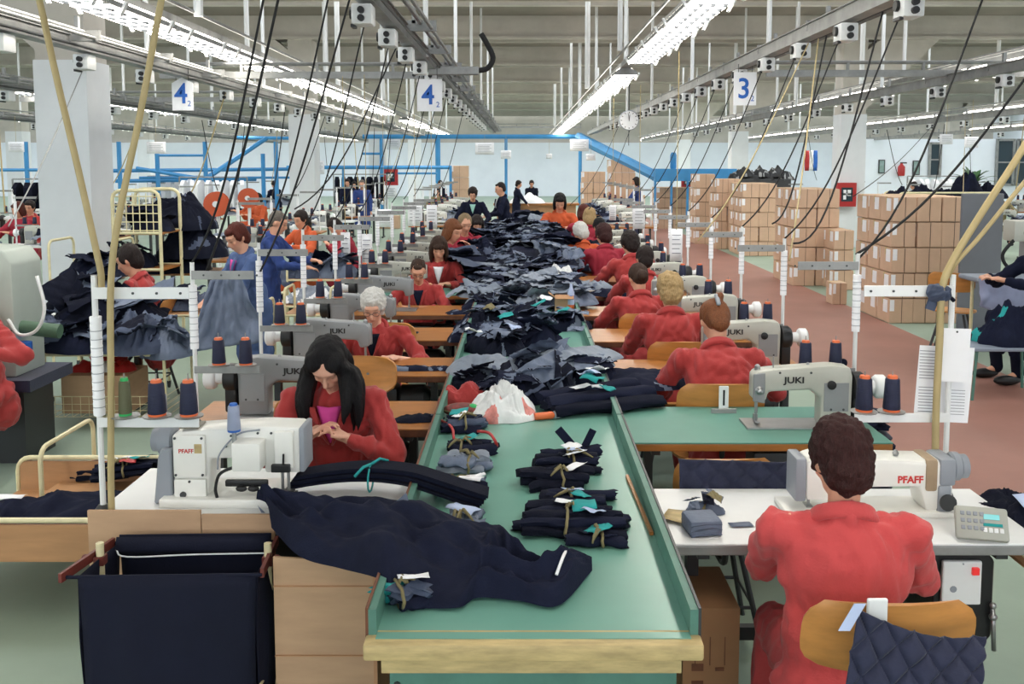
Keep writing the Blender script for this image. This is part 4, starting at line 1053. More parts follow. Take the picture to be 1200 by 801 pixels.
# right column of bundles
bundle(668, 548, .12, 'dark bundle with upright strips and white tags, farthest of the right column', 4, ('navy2', 'navy'), .27, 7, ('paper', 'lblue', 'paper'), layers=2)
bundle(655, 569, .03, 'dark rolled bundle with a small white tag in the right column', 3, ('navy2',), .28, 8, ('paper',), layers=2)
bundle(678, 590, -.03, 'dark bundle with pale blue and teal tags in the right column', 3, ('navy', 'navy2'), .28, 9, ('lblue', 'teal'), layers=1)
bundle(672, 618, -.08, 'thick dark bundle with large white and blue papers in the right column', 5, ('navy2', 'navy'), .34, 10, ('paper', 'lblue', 'teal'), layers=2)
bundle(698, 636, -.02, 'dark roll tied with khaki ribbon, nearest of the right column', 2, ('navy',), .22, 11, ('teal',))
b = MB(); b.box((0, 0, .06), (.035, .012, .16), ry=-.7); b.box((.07, 0, .06), (.03, .012, .13), ry=.45)
tag(b.build('cloth_strip', M['navy'], None, loc=onz(668, 535, TZ+.02)), 'two stiff navy strips crossing upright out of the right bundles', 'cloth strip')
# purse, straps, plastic bag and neighbours
p = onz(543, 488, TZ); t = thing('purse', 'red checked purse with a green patch beside the plastic bag', 'purse', p + Vector((0, 0, .0)), -.08)
b = MB(); b.ell((0, 0, .035), (.105, .055, .036), None, 20, 12); b.build('pouch', mat('red_check', '8f3a36', .7, col2='4d3a34', scale=60), t, True)
b = MB(); b.ell((.05, -.015, .056), (.024, .02, .016), None, 10, 6); b.build('green_patch', M['spoolg'], t, True)
b = MB(); b.tube([(.105*math.cos(a), .056*math.sin(a), .036) for a in np.linspace(0, 2*math.pi, 20, endpoint=False)], .003, 5, closed=True); b.build('zip', M['khaki'], t, True)
b = MB(); b.tube(smoothpts([onz(516, 492, .80), onz(529, 500, .82), onz(532, 515, .79)], 10), .007, 6); tag(b.build('red_strap', M['redp'], None, True), 'red strap hanging over the left board of the green table', 'strap')
b = MB(); b.tube(smoothpts([onz(560, 505, .85), onz(573, 507, .86), onz(580, 516, .84), onz(583, 524, .80)], 10), .007, 6); tag(b.build('red_strap', M['redp'], None, True), 'red strap lying across the navy bundles', 'strap')
heap('plastic_bag', 'crumpled white plastic carrier bag with red print', onz(590, 486, TZ), .34, .34, .20, .3, ('bagw', 'bagr'), 5.2, 'bag', fold=.4, lining=.05, freq=6)
heap('red_cloth', 'folded red work coat lying behind the plastic bag', onz(545, 470, TZ), .28, .17, .13, .05, ('coat',), 8.1, 'cloth', fold=.25)
b = MB(); b.lathe([(.016, 0), (.019, .01), (.019, .09), (.012, .1), (.012, .12)], seg=12, R=RY); t = thing('orange_spool', 'orange plastic spool lying beside the navy trousers bundle', 'spool', onz(627, 488, TZ+.02), .35); b.build('spool_body', M['spoolo'], t, 40)
b = MB(); b.lathe([(.02, 0), (.02, .03)], (.1, 0, 0), 12, RY); b.build('spool_end', M['plastg'], t, 40)
# trousers bundle draped over the right board
t = thing('trousers_bundle', 'navy trousers bundle draped over the right board towards the sewing woman', 'cloth bundle', onz(690, 478, TZ), .42)
for k in range(4):
    link('trouser_leg', roll_mesh(.62, .055, .03, k*3.3, 'navy' if k % 2 else 'navy2', 14, 20), t, (.06, (k-1.5)*.075, .03*(k % 2)+.005), .05*(k-1))
link('paper_tag', paper_mesh(.13, .05, 'paper', 2), t, (-.02, .05, .1), rot=(.1, 0, .3)); link('cloth_tag', paper_mesh(.07, .07, 'teal', 4), t, (.09, -.03, .1), rot=(.3, .1, .5)); link('paper_tag', paper_mesh(.06, .05, 'paper', 3), t, (.05, .0, .104), rot=(.1, 0, -.4))
# cloth mass in the middle of the table
heap('lining_piece', 'smooth grey-blue lining piece with a wide flat fold, right of centre', onz(665, 420, TZ+.10), .62, .52, .10, -.25, ('grey', 'navy'), 3.4, 'cloth', fold=.2, freq=2.2, lining=.02, sq=5)
heap('lining_piece', 'smooth grey-blue lining piece on the left of the pile', onz(572, 436, TZ+.06), .46, .34, .12, .1, ('grey',), 6.6, 'cloth', fold=.22, freq=2.5)
random.seed(5)
spots = [(600, 470, .42, .24, .12, 'navy', 'dark navy piece behind the plastic bag'), (640, 462, .40, .3, .15, 'navy2', 'crumpled dark jacket right of the plastic bag'), (565, 455, .40, .22, .12, 'navy2', 'dark folded collar piece on the left board'),
 (622, 445, .36, .3, .17, 'navy', 'navy jacket piece under the smooth lining'), (695, 448, .3, .22, .13, 'navy', 'navy piece with white and teal tags at the right board'), (650, 448, .3, .2, .14, 'denim', 'blue-grey piece in the middle of the pile'),
 (580, 412, .46, .3, .15, 'navy2', 'dark piece below the white paper scrap'), (625, 405, .42, .34, .17, 'navy', 'round-folded navy sleeve in the pile'), (560, 398, .42, .24, .13, 'navy', 'navy piece at the left board by the third table'),
 (660, 385, .46, .26, .14, 'navy', 'navy folded pieces at the right board'), (575, 380, .5, .26, .14, 'navy2', 'dark flat piece beside the brown table'), (615, 372, .46, .22, .11, 'navy', 'navy piece with teal and khaki ties'),
 (575, 362, .5, .24, .12, 'navy', 'navy bundle row with teal knots')]
for i, (px, py, L, W, H, m_, lb) in enumerate(spots):
    heap('garment_piece', lb, onz(px, py, TZ), L, W, H, random.uniform(-.5, .5), (m_, 'slate'), 10+i*1.9, 'garment', 'garment pieces heaped mid-table', fold=.55, lining=.20, freq=4.5)
for i, (px, py, mt, z, lb) in enumerate([(555, 390, 'paper', .96, 'white paper scrap on the dark pile'), (700, 436, 'paper', .93, 'white tag on the pieces by the right board'), (694, 445, 'teal', .93, 'teal cloth scrap by the right board'), (593, 372, 'teal', .93, 'teal knot on the navy row'), (632, 357, 'teal', .92, 'teal scrap near the plastic bottle'), (660, 366, 'teal', .92, 'teal scrap beside the orange bottle'), (575, 362, 'khaki', .92, 'khaki tie on the navy row'), (638, 352, 'paper', .92, 'white slip near the small carton'), (600, 385, 'lblue', .94, 'pale blue slip on the pile'), (675, 388, 'slate', .94, 'slate scrap on the right pieces'), (690, 440, 'lblue', .94, 'pale blue slip by the right board')]):
    o = link('paper_scrap', paper_mesh(.11, .08, mt, i*2.3, .03), None, onz(px, py, z), rot=(random.uniform(-.3, .3), random.uniform(-.3, .3), random.uniform(-1, 1))); tag(o, lb, 'scrap')
# carton and bottle
t = thing('small_carton', 'small open cardboard carton at the right board of the green table', 'carton', onz(661, 365, TZ)); b = MB(); b.bb(-.08, .08, -.06, .06, 0, .13)
b.build('carton_body', M['card'], t); b = MB(); b.box((-.11, 0, .15), (.06, .12, .004), ry=.6); b.box((0, -.08, .14), (.16, .05, .004), rx=.7); b.build('flaps', M['card2'], t)
t = thing('drink_bottle', 'clear plastic bottle with a blue band and orange drink', 'bottle', onz(669, 366, TZ)); b = MB(); b.lathe([(.028, 0), (.03, .01), (.03, .07)], seg=14); b.build('drink', M['spoolo'], t, 40)
b = MB(); b.lathe([(.03, .07), (.03, .15), (.028, .18), (.012, .22), (.012, .25)], seg=14); b.build('bottle_wall', M['lblue'], t, 40); b = MB(); b.lathe([(.031, .12), (.031, .15)], seg=14); b.build('band', M['letblue'], t, 40)
heap('clear_bag', 'crumpled clear plastic bag with a bottle on the cloth', onz(655, 328, TZ+.12), .34, .3, .2, .2, ('bagw',), 9.3, 'bag', fold=.5, freq=7)
# rows of garments towards the far end: grey-blue linings and navy, heaped higher
random.seed(21)
lab = {'navy': 'dark navy garment', 'navy2': 'near-black garment', 'slate': 'slate lining garment', 'grey': 'pale grey lining garment', 'denim': 'blue-grey garment', 'lin': 'pale lining garment'}
k = 0; y = 8.3
while y < 16.0:
    hz_ = min(.26, .05+(y-8.3)*.045)
    for xx in np.linspace(CX0+.12, CX1-.10, 3):
        mt = random.choice(['navy', 'navy2', 'slate', 'grey', 'denim', 'slate', 'navy', 'denim'] if y < 13.6 else ['navy', 'navy2', 'navy', 'denim'])
        if y < 8.9: mt = random.choice(['lin', 'grey', 'slate'])
        side = 'left' if xx < -.1 else 'right' if xx > .2 else 'centre'
        L = random.uniform(.42, .6)
        heap('garment', '%s heaped on the %s of the far pile, row %s' % (lab[mt], side, ordn[min(19, int((y-8.3)/.44))]), (xx+random.uniform(-.07, .07), y+random.uniform(-.1, .1), TZ+hz_*random.uniform(.35, .9)), L, random.uniform(.34, .5), random.uniform(.08, .12), random.uniform(-.9, .9), (mt, random.choice(['slate', 'navy', 'grey'])), 50+k*1.37, 'garment', 'garments heaped at the far end', nu=40, nv=32, fold=.7, lining=.16, freq=6)
        k += 1
    y += .45
# the under-layer that carries the far heap
heap('cloth_layer', 'thick dark under-layer of cloth beneath the far heap of garments', (.03, 12.2, TZ), .84, 7.6, .34, 0, ('navy', 'denim'), 2.2, 'cloth', fold=.3, nu=20, nv=80, freq=9, sq=6, edge=.02, lining=.15)
# big dark garments hanging at the left of the pile and draped on the left tables
for i, (x, y, z, L, W, H, rz, lb, mt) in enumerate([(-.62, 10.2, TZ, .8, .9, .42, .3, 'big dark padded jacket heaped beside the fringe-haired woman', 'navy'), (-.55, 11.4, TZ, .8, .9, .46, .1, 'big navy jacket with white stripes in front of the profile woman', 'navy'),
     (-.5, 12.8, TZ, .8, .8, .4, -.1, 'dark garment heap left of the far pile', 'navy2'), (.95, 12.9, TZ, .6, .7, .25, 0, 'dark garment heap right of the far pile', 'navy2'), (.2, 17.2, .55, 2.6, 1.0, .62, 0, 'wide dark garment heap across the end of the green table', 'navy2'), (-.1, 18.3, .5, 1.5, 1.0, .75, .2, 'dark coats piled behind the standing man', 'navy')]):
    heap('garment_heap', lb, (x, y, z), L, W, H, rz, (mt, 'denim'), 90+i*2.7, 'garment heap', fold=.45, lining=.08, freq=4)
heap('lining_drape', 'slate lining draped in front of the white-haired woman in orange', (.42, 10.7, TZ+.1), .5, .6, .3, .3, ('slate', 'grey'), 33, 'cloth', fold=.6, lining=.2)
# cloth on the sewing tables
for (px, py, L, W, H, rz, lb, m_, z) in [(748, 447, .66, .5, .08, 0, 'flat dark navy cloth in front of the woman with the hair clip', 'navy', TZ), (475, 433, .36, .1, .04, 0, 'folded navy strip under the arm of the white-haired woman', 'navy', TZ), (515, 433, .2, .1, .03, 0, 'short folded navy strip on the white-haired woman\'s table', 'navy', TZ),
    (479, 390, .14, .14, .02, 0, 'small navy piece under the needle of the third machine', 'navy', TZ), (540, 367, .26, .16, .04, .1, 'navy cloth stack on the brown table corner', 'navy', TZ), (490, 492, .26, .13, .035, .15, 'navy and white offcuts on the near brown table', 'navy2', TZ),
    (720, 345, .5, .4, .08, 0, 'navy cloth beside the bun-haired woman', 'navy', TZ), (697, 315, .6, .5, .16, .2, 'navy cloth under the curly-haired women', 'navy', TZ), (700, 338, .35, .25, .1, 0, 'grey lining at the right board', 'grey', TZ+.03)]:
    heap('cloth_piece', lb, onz(px, py, z), L, W, H, rz, (m_, 'slate'), px*.37, 'cloth', fold=.3, lining=.0, nu=24, nv=20)
# ================================================================== near left: white machine, stand, bag trolley, carts
def S_(py, d): return at(600, py, d).z
# --- white post-bed style machine of the long-haired woman
u = 3.38/1100
t = thing('sewing_machine', 'large white sewing machine with grey belt guard on the nearest left table', 'sewing machine', (at(327, 590, 3.40).x, 3.40, TZ), 0, 'white sewing machines')
b = MB(); b.rbox((-.22, .10, .016), (.44, .25, .034), .006); b.build('bed', M['pfaff'], t, 40)
b = MB(); rprism(b, [(-.40, .03), (-.27, .03), (-.262, .17), (-.06, .172), (-.06, .115), (.075, .115), (.075, .29), (-.05, .295), (-.26, .285), (-.385, .275), (-.405, .255)], .03, .17, 'y', .012, 2); b.build('arm', M['pfaff'], t, 40)
b = MB(); b.rbox((-.335, .022, .185), (.12, .02, .16), .006); b.build('cover_plate', M['pfaff'], t, 40)
b = MB(); b.rbox((-.335, .022, .062), (.12, .02, .07), .005); b.build('cover_plate', M['pfaff'], t, 40)
b = MB(); b.rbox((-.105, .0, .20), (.105, .10, .105), .006); b.build('head_box', M['pfaff'], t, 40)
b = MB(); b.rbox((.02, .02, .21), (.07, .03, .14), .006); b.build('needle_housing', M['pfaff'], t, 40)
b = MB(); b.rbox((.082, .1, .205), (.02, .145, .17), .006); b.build('face_plate', M['plastg'], t, 40)
b = MB(); rprism(b, [(-.475, .0), (-.405, .0), (-.405, .21), (-.44, .215), (-.455, .18)], .02, .15, 'y', .006, 1); b.build('belt_guard', M['plastg'], t, 40)
b = MB(); b.lathe([(.04, 0), (.058, .01), (.06, .055), (.045, .06), (.045, .085), (.03, .09)], (-.41, .1, .225), 20, Matrix.Rotation(-math.pi/2, 3, 'Y')); b.build('handwheel', M['plastg'], t, 40)
b = MB(); b.tube([(.03, .03, .16), (.03, .03, .03)], .006, 8); b.tube([(.005, .04, .15), (.005, .04, .03)], .006, 8); b.build('needle_bar', M['steel'], t, 40)
b = MB(); b.bb(-.02, .055, .01, .07, .03, .036); b.bb(.0, .05, .02, .05, .036, .05); b.build('presser_foot', M['dsteel'], t)
b = MB(); b.rbox((.01, -.0, .145), (.07, .02, .03), .004); b.tube([(.02, -.005, .15), (.022, -.005, .2)], .004, 6); b.build('lifter', M['black'], t)
b = MB(); b.tube(smoothpts([(-.06, -.02, .155), (-.13, -.02, .16), (-.21, -.01, .13), (-.235, -.0, .07), (-.23, .0, .03)], 20), .006, 8); b.build('black_hose', M['rubber'], t, True)
b = MB(); b.tube(smoothpts([(-.07, .02, .285), (-.15, .01, .27), (-.215, .0, .2), (-.225, -.0, .14)], 20), .0035, 6); b.build('grey_hose', M['plastg'], t, True)
b = MB(); b.rbox((-.13, .04, .075), (.16, .02, .025), .005); b.ell((-.145, .02, .06), (.022, .012, .012)); b.ell((-.10, .02, .06), (.022, .012, .012)); b.build('bobbin_winder', M['black'], t, 40)
b = MB(); b.rbox((-.34, .08, .287), (.07, .09, .008), .002); b.build('tape_patch', mat('grey_brown_tape', '8a8578', .6, var=.2, scale=30), t)
b = MB()
for (x, z) in ((-.385, .255), (-.285, .255), (-.385, .115), (-.285, .115), (-.335, .09), (-.18, .26), (-.2, .22), (-.08, .27), (-.03, .27), (0, .25), (.03, .25), (-.15, .19)): b.lathe([(.005, 0), (.005, .004)], (x, .011 if x < -.27 else .028, z), 6, RX)
b.build('screws', M['dsteel'], t)['kind'] = 'stuff'
b = MB(); b.lathe([(.012, 0), (.012, .008)], (-.36, .014, .04), 10, RX); b.build('port', M['dsteel'], t)
link('lettering', text_mesh('PFAFF', .022, M['letr'], bold=.0005), t, (-.345, .0115, .205), rot=(math.pi/2, 0, 0))
b = MB(); b.rbox((-.30, .0115, .215), (.028, .002, .035), .0005); b.build('sticker', M['tapeb'], t)
b = MB(); b.tube([(-.16, .0, .22), (-.16, .0, .37)], .009, 8); b.build('spool_pin', M['steel'], t, 40)
p = t.location; spool((p.x-.16, p.y, TZ+.285), 'pale grey-blue thread spool standing on the white machine', 'grey-blue spools', 'gthread', 'letblue', h=.8, w=.75)
spool((at(190, 478, 4.62).x+.0, 4.62, TZ+.0), 'pale grey-blue spool behind the white machine on the brown table', 'grey-blue spools', 'gthread', 'letblue', h=1.0, w=.8)
# folded cardboard shields in front of this table
b = MB(); x0, x1 = at(104, 610, 3.27).x, at(236, 610, 3.27).x; b.bb(x0, x1, 3.262, 3.272, .50, .815); tag(b.build('cardboard_shield', M['card'], None), 'left cardboard strip fixed along the front of the white table', 'cardboard')
b = MB(); b.bb(x1+.004, at(322, 610, 3.27).x, 3.262, 3.272, .50, .80); tag(b.build('cardboard_shield', M['card'], None), 'right cardboard strip fixed along the front of the white table', 'cardboard')
t = thing('cardboard_sheet', 'tall brown cardboard sheet standing beside the near end of the green table', 'cardboard', (0, 0, 0))
xa, xb = at(322, 700, 3.0).x, at(438, 700, 3.0).x
b = MB(); b.prism([(xa, 0.0), (xb, 0.0), (xb, .74), (xa, .76)], 2.99, 3.0, 'y'); b.build('sheet', M['card'], t)
b = MB(); b.bb(xa, xb, 2.984, 2.99, .42, .424); b.bb(xa, xb, 2.984, 2.99, .66, .663); b.build('crease', M['card2'], t)
b = MB(); b.bb(xb, xb+.012, 2.98, 3.25, 0, .74); b.build('side_sheet', M['card2'], t)
# --- thread stand of that station
px_ = at(121, 590, 3.34)
thread_stand(px_.x, 3.34, 1, 'beside the white machine', ztop=S_(333, 3.34), zlow=S_(484, 3.34), n=3, arm=.345, wrapz=(S_(486, 3.34), S_(378, 3.34)), spools=False, first=.10, spacing=.115)
zl = S_(484, 3.34)-.005
spool((px_.x+.10, 3.326, zl), 'olive thread spool with a green core on the white stand', 'thread spools on the near left stand', 'olive', 'spoolg', w=.72, h=1.05)
spool((px_.x+.215, 3.326, zl), 'middle navy thread spool on the stand beside the white machine', 'thread spools on the near left stand')
spool((px_.x+.33, 3.326, zl), 'right navy thread spool on the stand beside the white machine', 'thread spools on the near left stand')
# --- navy bag trolley
zr = .72; fl, fr = onz(92, 676, zr), onz(300, 673, zr); bl, br = onz(140, 636, zr), onz(318, 634, zr)
t = thing('bag_trolley', 'trolley frame holding a large open navy cloth bag in the near left corner', 'trolley', (0, 0, 0))
def wallgrid(a, c, z1, z0, bulge, sd, n=18, m=16):
    d = (c-a); nrm = Vector((d.y, -d.x, 0)).normalized()
    return lambda u, v: (a+d*u)+Vector((0, 0, (z0-z1)*v))+nrm*(bulge*math.sin(math.pi*u)*math.sin(math.pi*min(1, v*.9+.05))+.012*nz(u*4+sd, v*1.6)*min(1, v*3)+.006*math.sin(u*22+sd)*v) + d*(.03*math.sin(v*2)*(.5-u)*2*.6)
b = MB(); b.grid(20, 16, wallgrid(fl, fr, zr, .12, .03, 1), thick=.003); b.build('bag_front', M['bagn'], t, True)
b = MB(); b.grid(16, 16, wallgrid(fr, br, zr, .12, .03, 4), thick=.003); b.build('bag_side', M['bagn'], t, True)
b = MB(); b.grid(16, 16, wallgrid(bl, fl, zr, .12, .02, 7), thick=.003); b.build('bag_side', M['bagn'], t, True)
b = MB(); b.grid(20, 16, wallgrid(br+Vector((0, 0, .03)), bl+Vector((0, 0, .03)), zr+.0, .12, .01, 9), thick=.003); b.build('bag_back', M['bagn'], t, True)
b = MB(); b.add([fl+Vector((0, 0, -.6)), fr+Vector((0, 0, -.6)), br+Vector((0, 0, -.6)), bl+Vector((0, 0, -.6))], [(0, 1, 2, 3)]); b.build('bag_bottom', M['bagn'], t)
b = MB(); b.grid(12, 4, lambda u, v: bl.lerp(br, u)+Vector((0, -.02-.012*math.sin(v*3), .03-.06*v)), thick=.003); fo = b.build('bag_flap', M['bagn'], t, True)
b = MB(); b.tube(smoothpts([bl+Vector((0, -.03, -.01)), bl+Vector((.04, -.035, -.035)), bl.lerp(br, .5)+Vector((0, -.035, -.03)), br+Vector((0, -.03, -.03))], 16), .003, 5); b.build('white_piping', M['paper'], fo)
for (a, c) in ((fl+Vector((-.05, -.02, 0)), bl+Vector((-.02, 0, .01))), (fr+Vector((0.02, .0, 0)), br+Vector((.02, .0, .01)))):
    b = MB(); m_ = (a+c)/2; d_ = (c-a); b.box(m_, (.012, d_.length, .03), rz=math.atan2(d_.y, d_.x)-math.pi/2); b.build('rim_bar', M['rust'], t)
for (a, c) in ((fl, fr), (bl, br)):
    b = MB(); b.tube([a+Vector((-.04, 0, 0)), c+Vector((.02, 0, 0))], .006, 6); b.build('rim_rod', M['bagn'], t)
pl, pr = onz(101, 655, zr), onz(318, 655, zr)
pr = Vector((br.x+.025, (fr.y+br.y)/2, 0)); pl = Vector((fl.x+.0, (fl.y+bl.y)/2+.02, 0))
for p_ in (pl, pr):
    b = MB(); b.tube([(p_.x, p_.y, .06), (p_.x, p_.y, zr+.05)], .013, 10); b.build('post', M['cream'], t, 40)
    b = MB(); b.box((p_.x, p_.y, zr-.01), (.034, .034, .03)); b.ell((p_.x-.05 if p_ is pl else p_.x+.03, p_.y, zr-.01), (.016, .012, .02)); b.build('clamp', M['rust'], t)
    b = MB(); b.ell((p_.x+(.03 if p_ is pr else -.03), p_.y, .28), (.014, .014, .02)); b.build('knob', M['rust'], t, True)
    b = MB(); b.tube([(p_.x, p_.y-.25, .06), (p_.x, p_.y+.25, .06)], .013, 8); b.build('foot_rail', M['cream'], t, 40)
b = MB()
for q in range(7): b.tube([(pl.x, pl.y-.22+q*.07, .09), (pr.x, pr.y-.22+q*.07, .09)], .004, 5)
for q in range(6):
    xx = pr.x+.0; yy = pr.y-.22+q*.085; b.tube([(xx, yy, .09), (xx+.0, yy+.02, .34)], .004, 5)
b.tube([(pr.x, pr.y-.22, .34), (pr.x, pr.y+.24, .34)], .006, 6); b.build('wire_basket', M['cream'], t)['kind'] = 'stuff'
# --- cream tubular carts
def hoop(mb, p0, p1, h, r=.013, rad=.07):
    p0, p1 = Vector(p0), Vector(p1); d = (p1-p0).normalized()
    pts = [p0, p0+Vector((0, 0, h-rad))]
    for a in np.linspace(0, math.pi/2, 5)[1:]: pts.append(p0+Vector((0, 0, h-rad+rad*math.sin(a)))+d*(rad*(1-math.cos(a))))
    for a in np.linspace(math.pi/2, 0, 5): pts.append(p1+Vector((0, 0, h-rad+rad*math.sin(a)))-d*(rad*(1-math.cos(a))))
    pts.append(p1); mb.tube(pts, r, 8)
def cart(x0, x1, y0, y1, zs, hh, label, shelf='wood', casters=True, basket=False, group='cream tube carts', rz=0, boards=False):
    cx_, cy_ = (x0+x1)/2, (y0+y1)/2; t = thing('tube_cart', label, 'cart', (cx_, cy_, 0), rz, group); a, c = (x1-x0)/2, (y1-y0)/2
    for s in (-1, 1):
        b = MB(); hoop(b, (s*a, -c, .06), (s*a, c, .06), hh-.06); b.build('end_hoop', M['cream'], t, 40)
        if boards: b = MB(); b.bb(s*a-.008, s*a+.008, -c+.015, c-.015, zs, hh-.02); b.build('end_board', M['lwood'], t)
        for s2 in (-1, 1):
            if casters:
                b = MB(); b.lathe([(.012, 0), (.028, .004), (.028, .018), (.012, .022)], (s*a-.011, s2*c, .028), 12, RY); b.box((s*a, s2*c, .05), (.03, .025, .03)); b.build('caster', M['dsteel'], t, 40)
    b = MB(); b.bb(-a, a, -c, c, zs-.012, zs); b.build('shelf', M['lwood' if shelf == 'wood' else shelf], t)
    for s2 in (-1, 1):
        b = MB(); b.tube([(-a, s2*c, zs-.015), (a, s2*c, zs-.015)], .011, 8); b.build('shelf_rail', M['cream'], t, 40)
    if basket:
        b = MB()
        for k in range(15):
            xx = -a+2*a*k/14; b.tube([(xx, -c, .10), (xx, -c, .26)], .0025, 4); b.tube([(xx, -c, .10), (xx, c, .10)], .0025, 4)
        for z in (.1, .15, .2, .26): b.tube([(-a, -c, z), (a, -c, z)], .004 if z > .25 else .0025, 4); b.tube([(a, -c, z), (a, c, z)], .0025, 4)
        b.build('wire_basket', M['cream'], t)['kind'] = 'stuff'
    return t
q0 = onz(18, 728, 0)
c1 = cart(q0.x-.02-.45, q0.x-.02+.45, q0.y+.45-.43, q0.y+.45+.43, .29, .47, 'low cream tube cart with wooden end boards at the left edge', rz=PI/2, boards=True)
heap('folded_trousers', 'folded navy trousers lying on the low cream cart at the left', (q0.x+.05, q0.y+.42, .292), 1.0, .55, .24, .1, ('navy', 'navy2'), 4.4, 'trousers', fold=.35, freq=3.5)
o = link('paper_scrap', paper_mesh(.16, .06, 'paper', 1), None, (q0.x-.12, q0.y+.2, .50)); tag(o, 'white paper slip on the folded navy trousers', 'paper')
q1 = onz(140, 615, 0)
cart(-2.5, -1.85, 4.75, 5.35, .34, .58, 'cream tube cart behind the white machine holding tied bundles')
for i, (dx, dy, lb) in enumerate(((-.15, .0, 'dark bundle with a white paper on the cart behind the white machine'), (.12, .1, 'dark bundle with teal and red tags on the cart behind the white machine'), (.02, -.14, 'dark bundle with khaki ribbon at the front of the cart'))):
    o = bundle(600, 600, .2*i, lb, 4, ('navy2', 'navy'), .34, 30+i, ('paper', 'teal', 'redp')[:i+1], layers=2, group='tied bundles on carts'); o.location = (-2.12+dx, 5.02+dy, .345+(.0 if i < 2 else .06))
# trolley with box and heap of jackets
q2 = onz(56, 503, 0)
cart(q2.x, q2.x+.92, q2.y, q2.y+.6, .60, .66, 'cream tube trolley with a cardboard box in its basket', 'wood', True, True)
t = thing('open_carton', 'open cardboard box with red and white scraps in the trolley basket', 'carton', (q2.x+.34, q2.y+.28, .105)); b = MB(); b.bb(-.26, .26, -.2, .2, 0, .30); b.build('carton_body', M['card'], t)
for i, (x, m_) in enumerate(((-.15, 'redp'), (0, 'paper'), (.14, 'redp'))): link('scrap', heap_mesh(.22, .2, .09, i+3.3, (m_,), 14, 12), t, (x, 0, .3))
rs = random.Random(4)
for i, (dx, dy, z, L, W, H, m_, lb) in enumerate(((.15, .2, .61, .9, .6, .30, 'navy', 'navy jacket heap with lining showing on the trolley'), (.62, .15, .61, .7, .6, .34, 'denim', 'blue-grey jacket heap at the right of the trolley'), (.4, .35, .8, .9, .5, .24, 'navy2', 'dark jacket lying on top of the trolley heap'), (-.05, .1, .7, .5, .4, .2, 'denim', 'grey sleeve hanging at the left of the trolley heap'), (.9, .2, .55, .4, .45, .3, 'slate', 'slate lining hanging over the trolley end'))):
    heap('jacket_heap', lb, (q2.x+dx, q2.y+dy, z), L, W, H, rs.uniform(-.4, .4), (m_, 'slate'), 140+i*3.1, 'jacket', 'jackets on the left trolley', fold=.7, lining=.22, freq=4.5)
# ================================================================== near right: white machine with arm, control gear, hoses
t = thing('sewing_machine', 'long white sewing machine with grey handwheel in front of the woman in faded red', 'sewing machine', (at(1010, 600, 3.34).x, 3.34, TZ), 0, 'white sewing machines')
v = 3.34/1100
def X(px): return (px-1010)*v
b = MB(); b.rbox((X(1015), .02, .012), (.62, .17, .024), .005); b.build('bed', M['pfaff'], t, 40)
b = MB(); rprism(b, [(X(937), .06), (X(965), .06), (X(968), .105), (X(1072), .11), (X(1080), .02), (X(1112), .02), (X(1112), .2), (X(1090), .208), (X(950), .218), (X(937), .205)], -.05, .08, 'y', .014, 2); b.build('arm', M['pfaff'], t, 40)
b = MB(); b.rbox((X(931), .015, .135), (.04, .125, .16), .008); b.build('face_plate', M['plastg'], t, 40)
b = MB(); b.rbox((X(1104), .01, .165), (.06, .135, .10), .012); b.build('belt_guard', M['plastg'], t, 40)
b = MB(); b.rbox((X(1101), -.0, .055), (.05, .12, .13), .012); b.build('belt_guard', M['plastg'], t, 40)
b = MB(); b.lathe([(.045, 0), (.052, .008), (.052, .03), (.04, .034), (.044, .036), (.044, .06), (.03, .066)], (X(1114), .01, .17), 20, RY); b.build('handwheel', M['plastg'], t, 40)
b = MB(); b.rbox((X(1085), .01, .155), (.045, .137, .12), .012); b.build('tape_band', mat('brown_tape', 'a08a6e', .5, var=.1, scale=20), t, 40)
link('lettering', text_mesh('PFAFF', .036, M['letr'], bold=.0012), t, (X(1060), -.0515, .098+.04), rot=(math.pi/2, 0, 0))
b = MB(); b.tube([(X(945), .0, .07), (X(945), .0, .02)], .006, 8); b.bb(X(941), X(949), -.02, .03, .022, .028); b.build('needle_bar', M['steel'], t)
b = MB(); b.lathe([(.008, 0), (.012, .01), (.005, .022)], (X(1048), 0, .212), 8); b.build('thread_guide', M['steel'], t)
b = MB(); b.lathe([(.018, 0), (.03, .002), (.03, .012)], (X(1103), -.062, .06), 14, RX); b.build('belt_wheel', M['dsteel'], t, 40)
ys = 3.52; px_ = at(1107, 560, ys)
ts = thread_stand(px_.x, ys, -1, 'at the nearest right table', ztop=S_(331, ys), zlow=S_(479, ys), n=2, arm=.34, wrap=False, spools=False, first=.22, spacing=.105)
for c_ in ts.children:
    if c_.name.startswith('pole'): c_.data.materials[0] = M['white']
for k, lb in ((0, 'right'), (1, 'left')): spool((px_.x-(.22+k*.105), ys-.014, S_(479, ys)-.005), lb+' navy spool with orange core on the nearest right stand', 'navy thread spools', h=1.05)
b = MB(); b.bb(at(1000, 340, ys).x-.04, at(1000, 340, ys).x+.012, ys-.03, ys, S_(392, ys), S_(318, ys)); 
t = thing('paper_sheet', 'large printed white sheet hanging on the nearest right stand', 'paper', at(1106, 450, ys+.03))
W_, H_ = 66*ys/1100, 92*ys/1100; b = MB(); b.box((0, 0, 0), (W_, .002, H_), ry=.05); b.build('sheet', M['paper'], t)
b = MB()
for k in range(22):
    if 9 < k < 12: continue
    b.box((-W_*.27+.01*nz(k, 1), -.002, H_*(.44-k*.04)), (W_*(.38+.04*nz(k, 3)), .001, .0025), ry=.05)
    if k > 12: b.box((W_*.24, -.002, H_*(.44-k*.04)), (W_*.3, .001, .002), ry=.05)
b.build('print_lines', mat('print_grey', '8b8e94', .8), t)['kind'] = 'stuff'
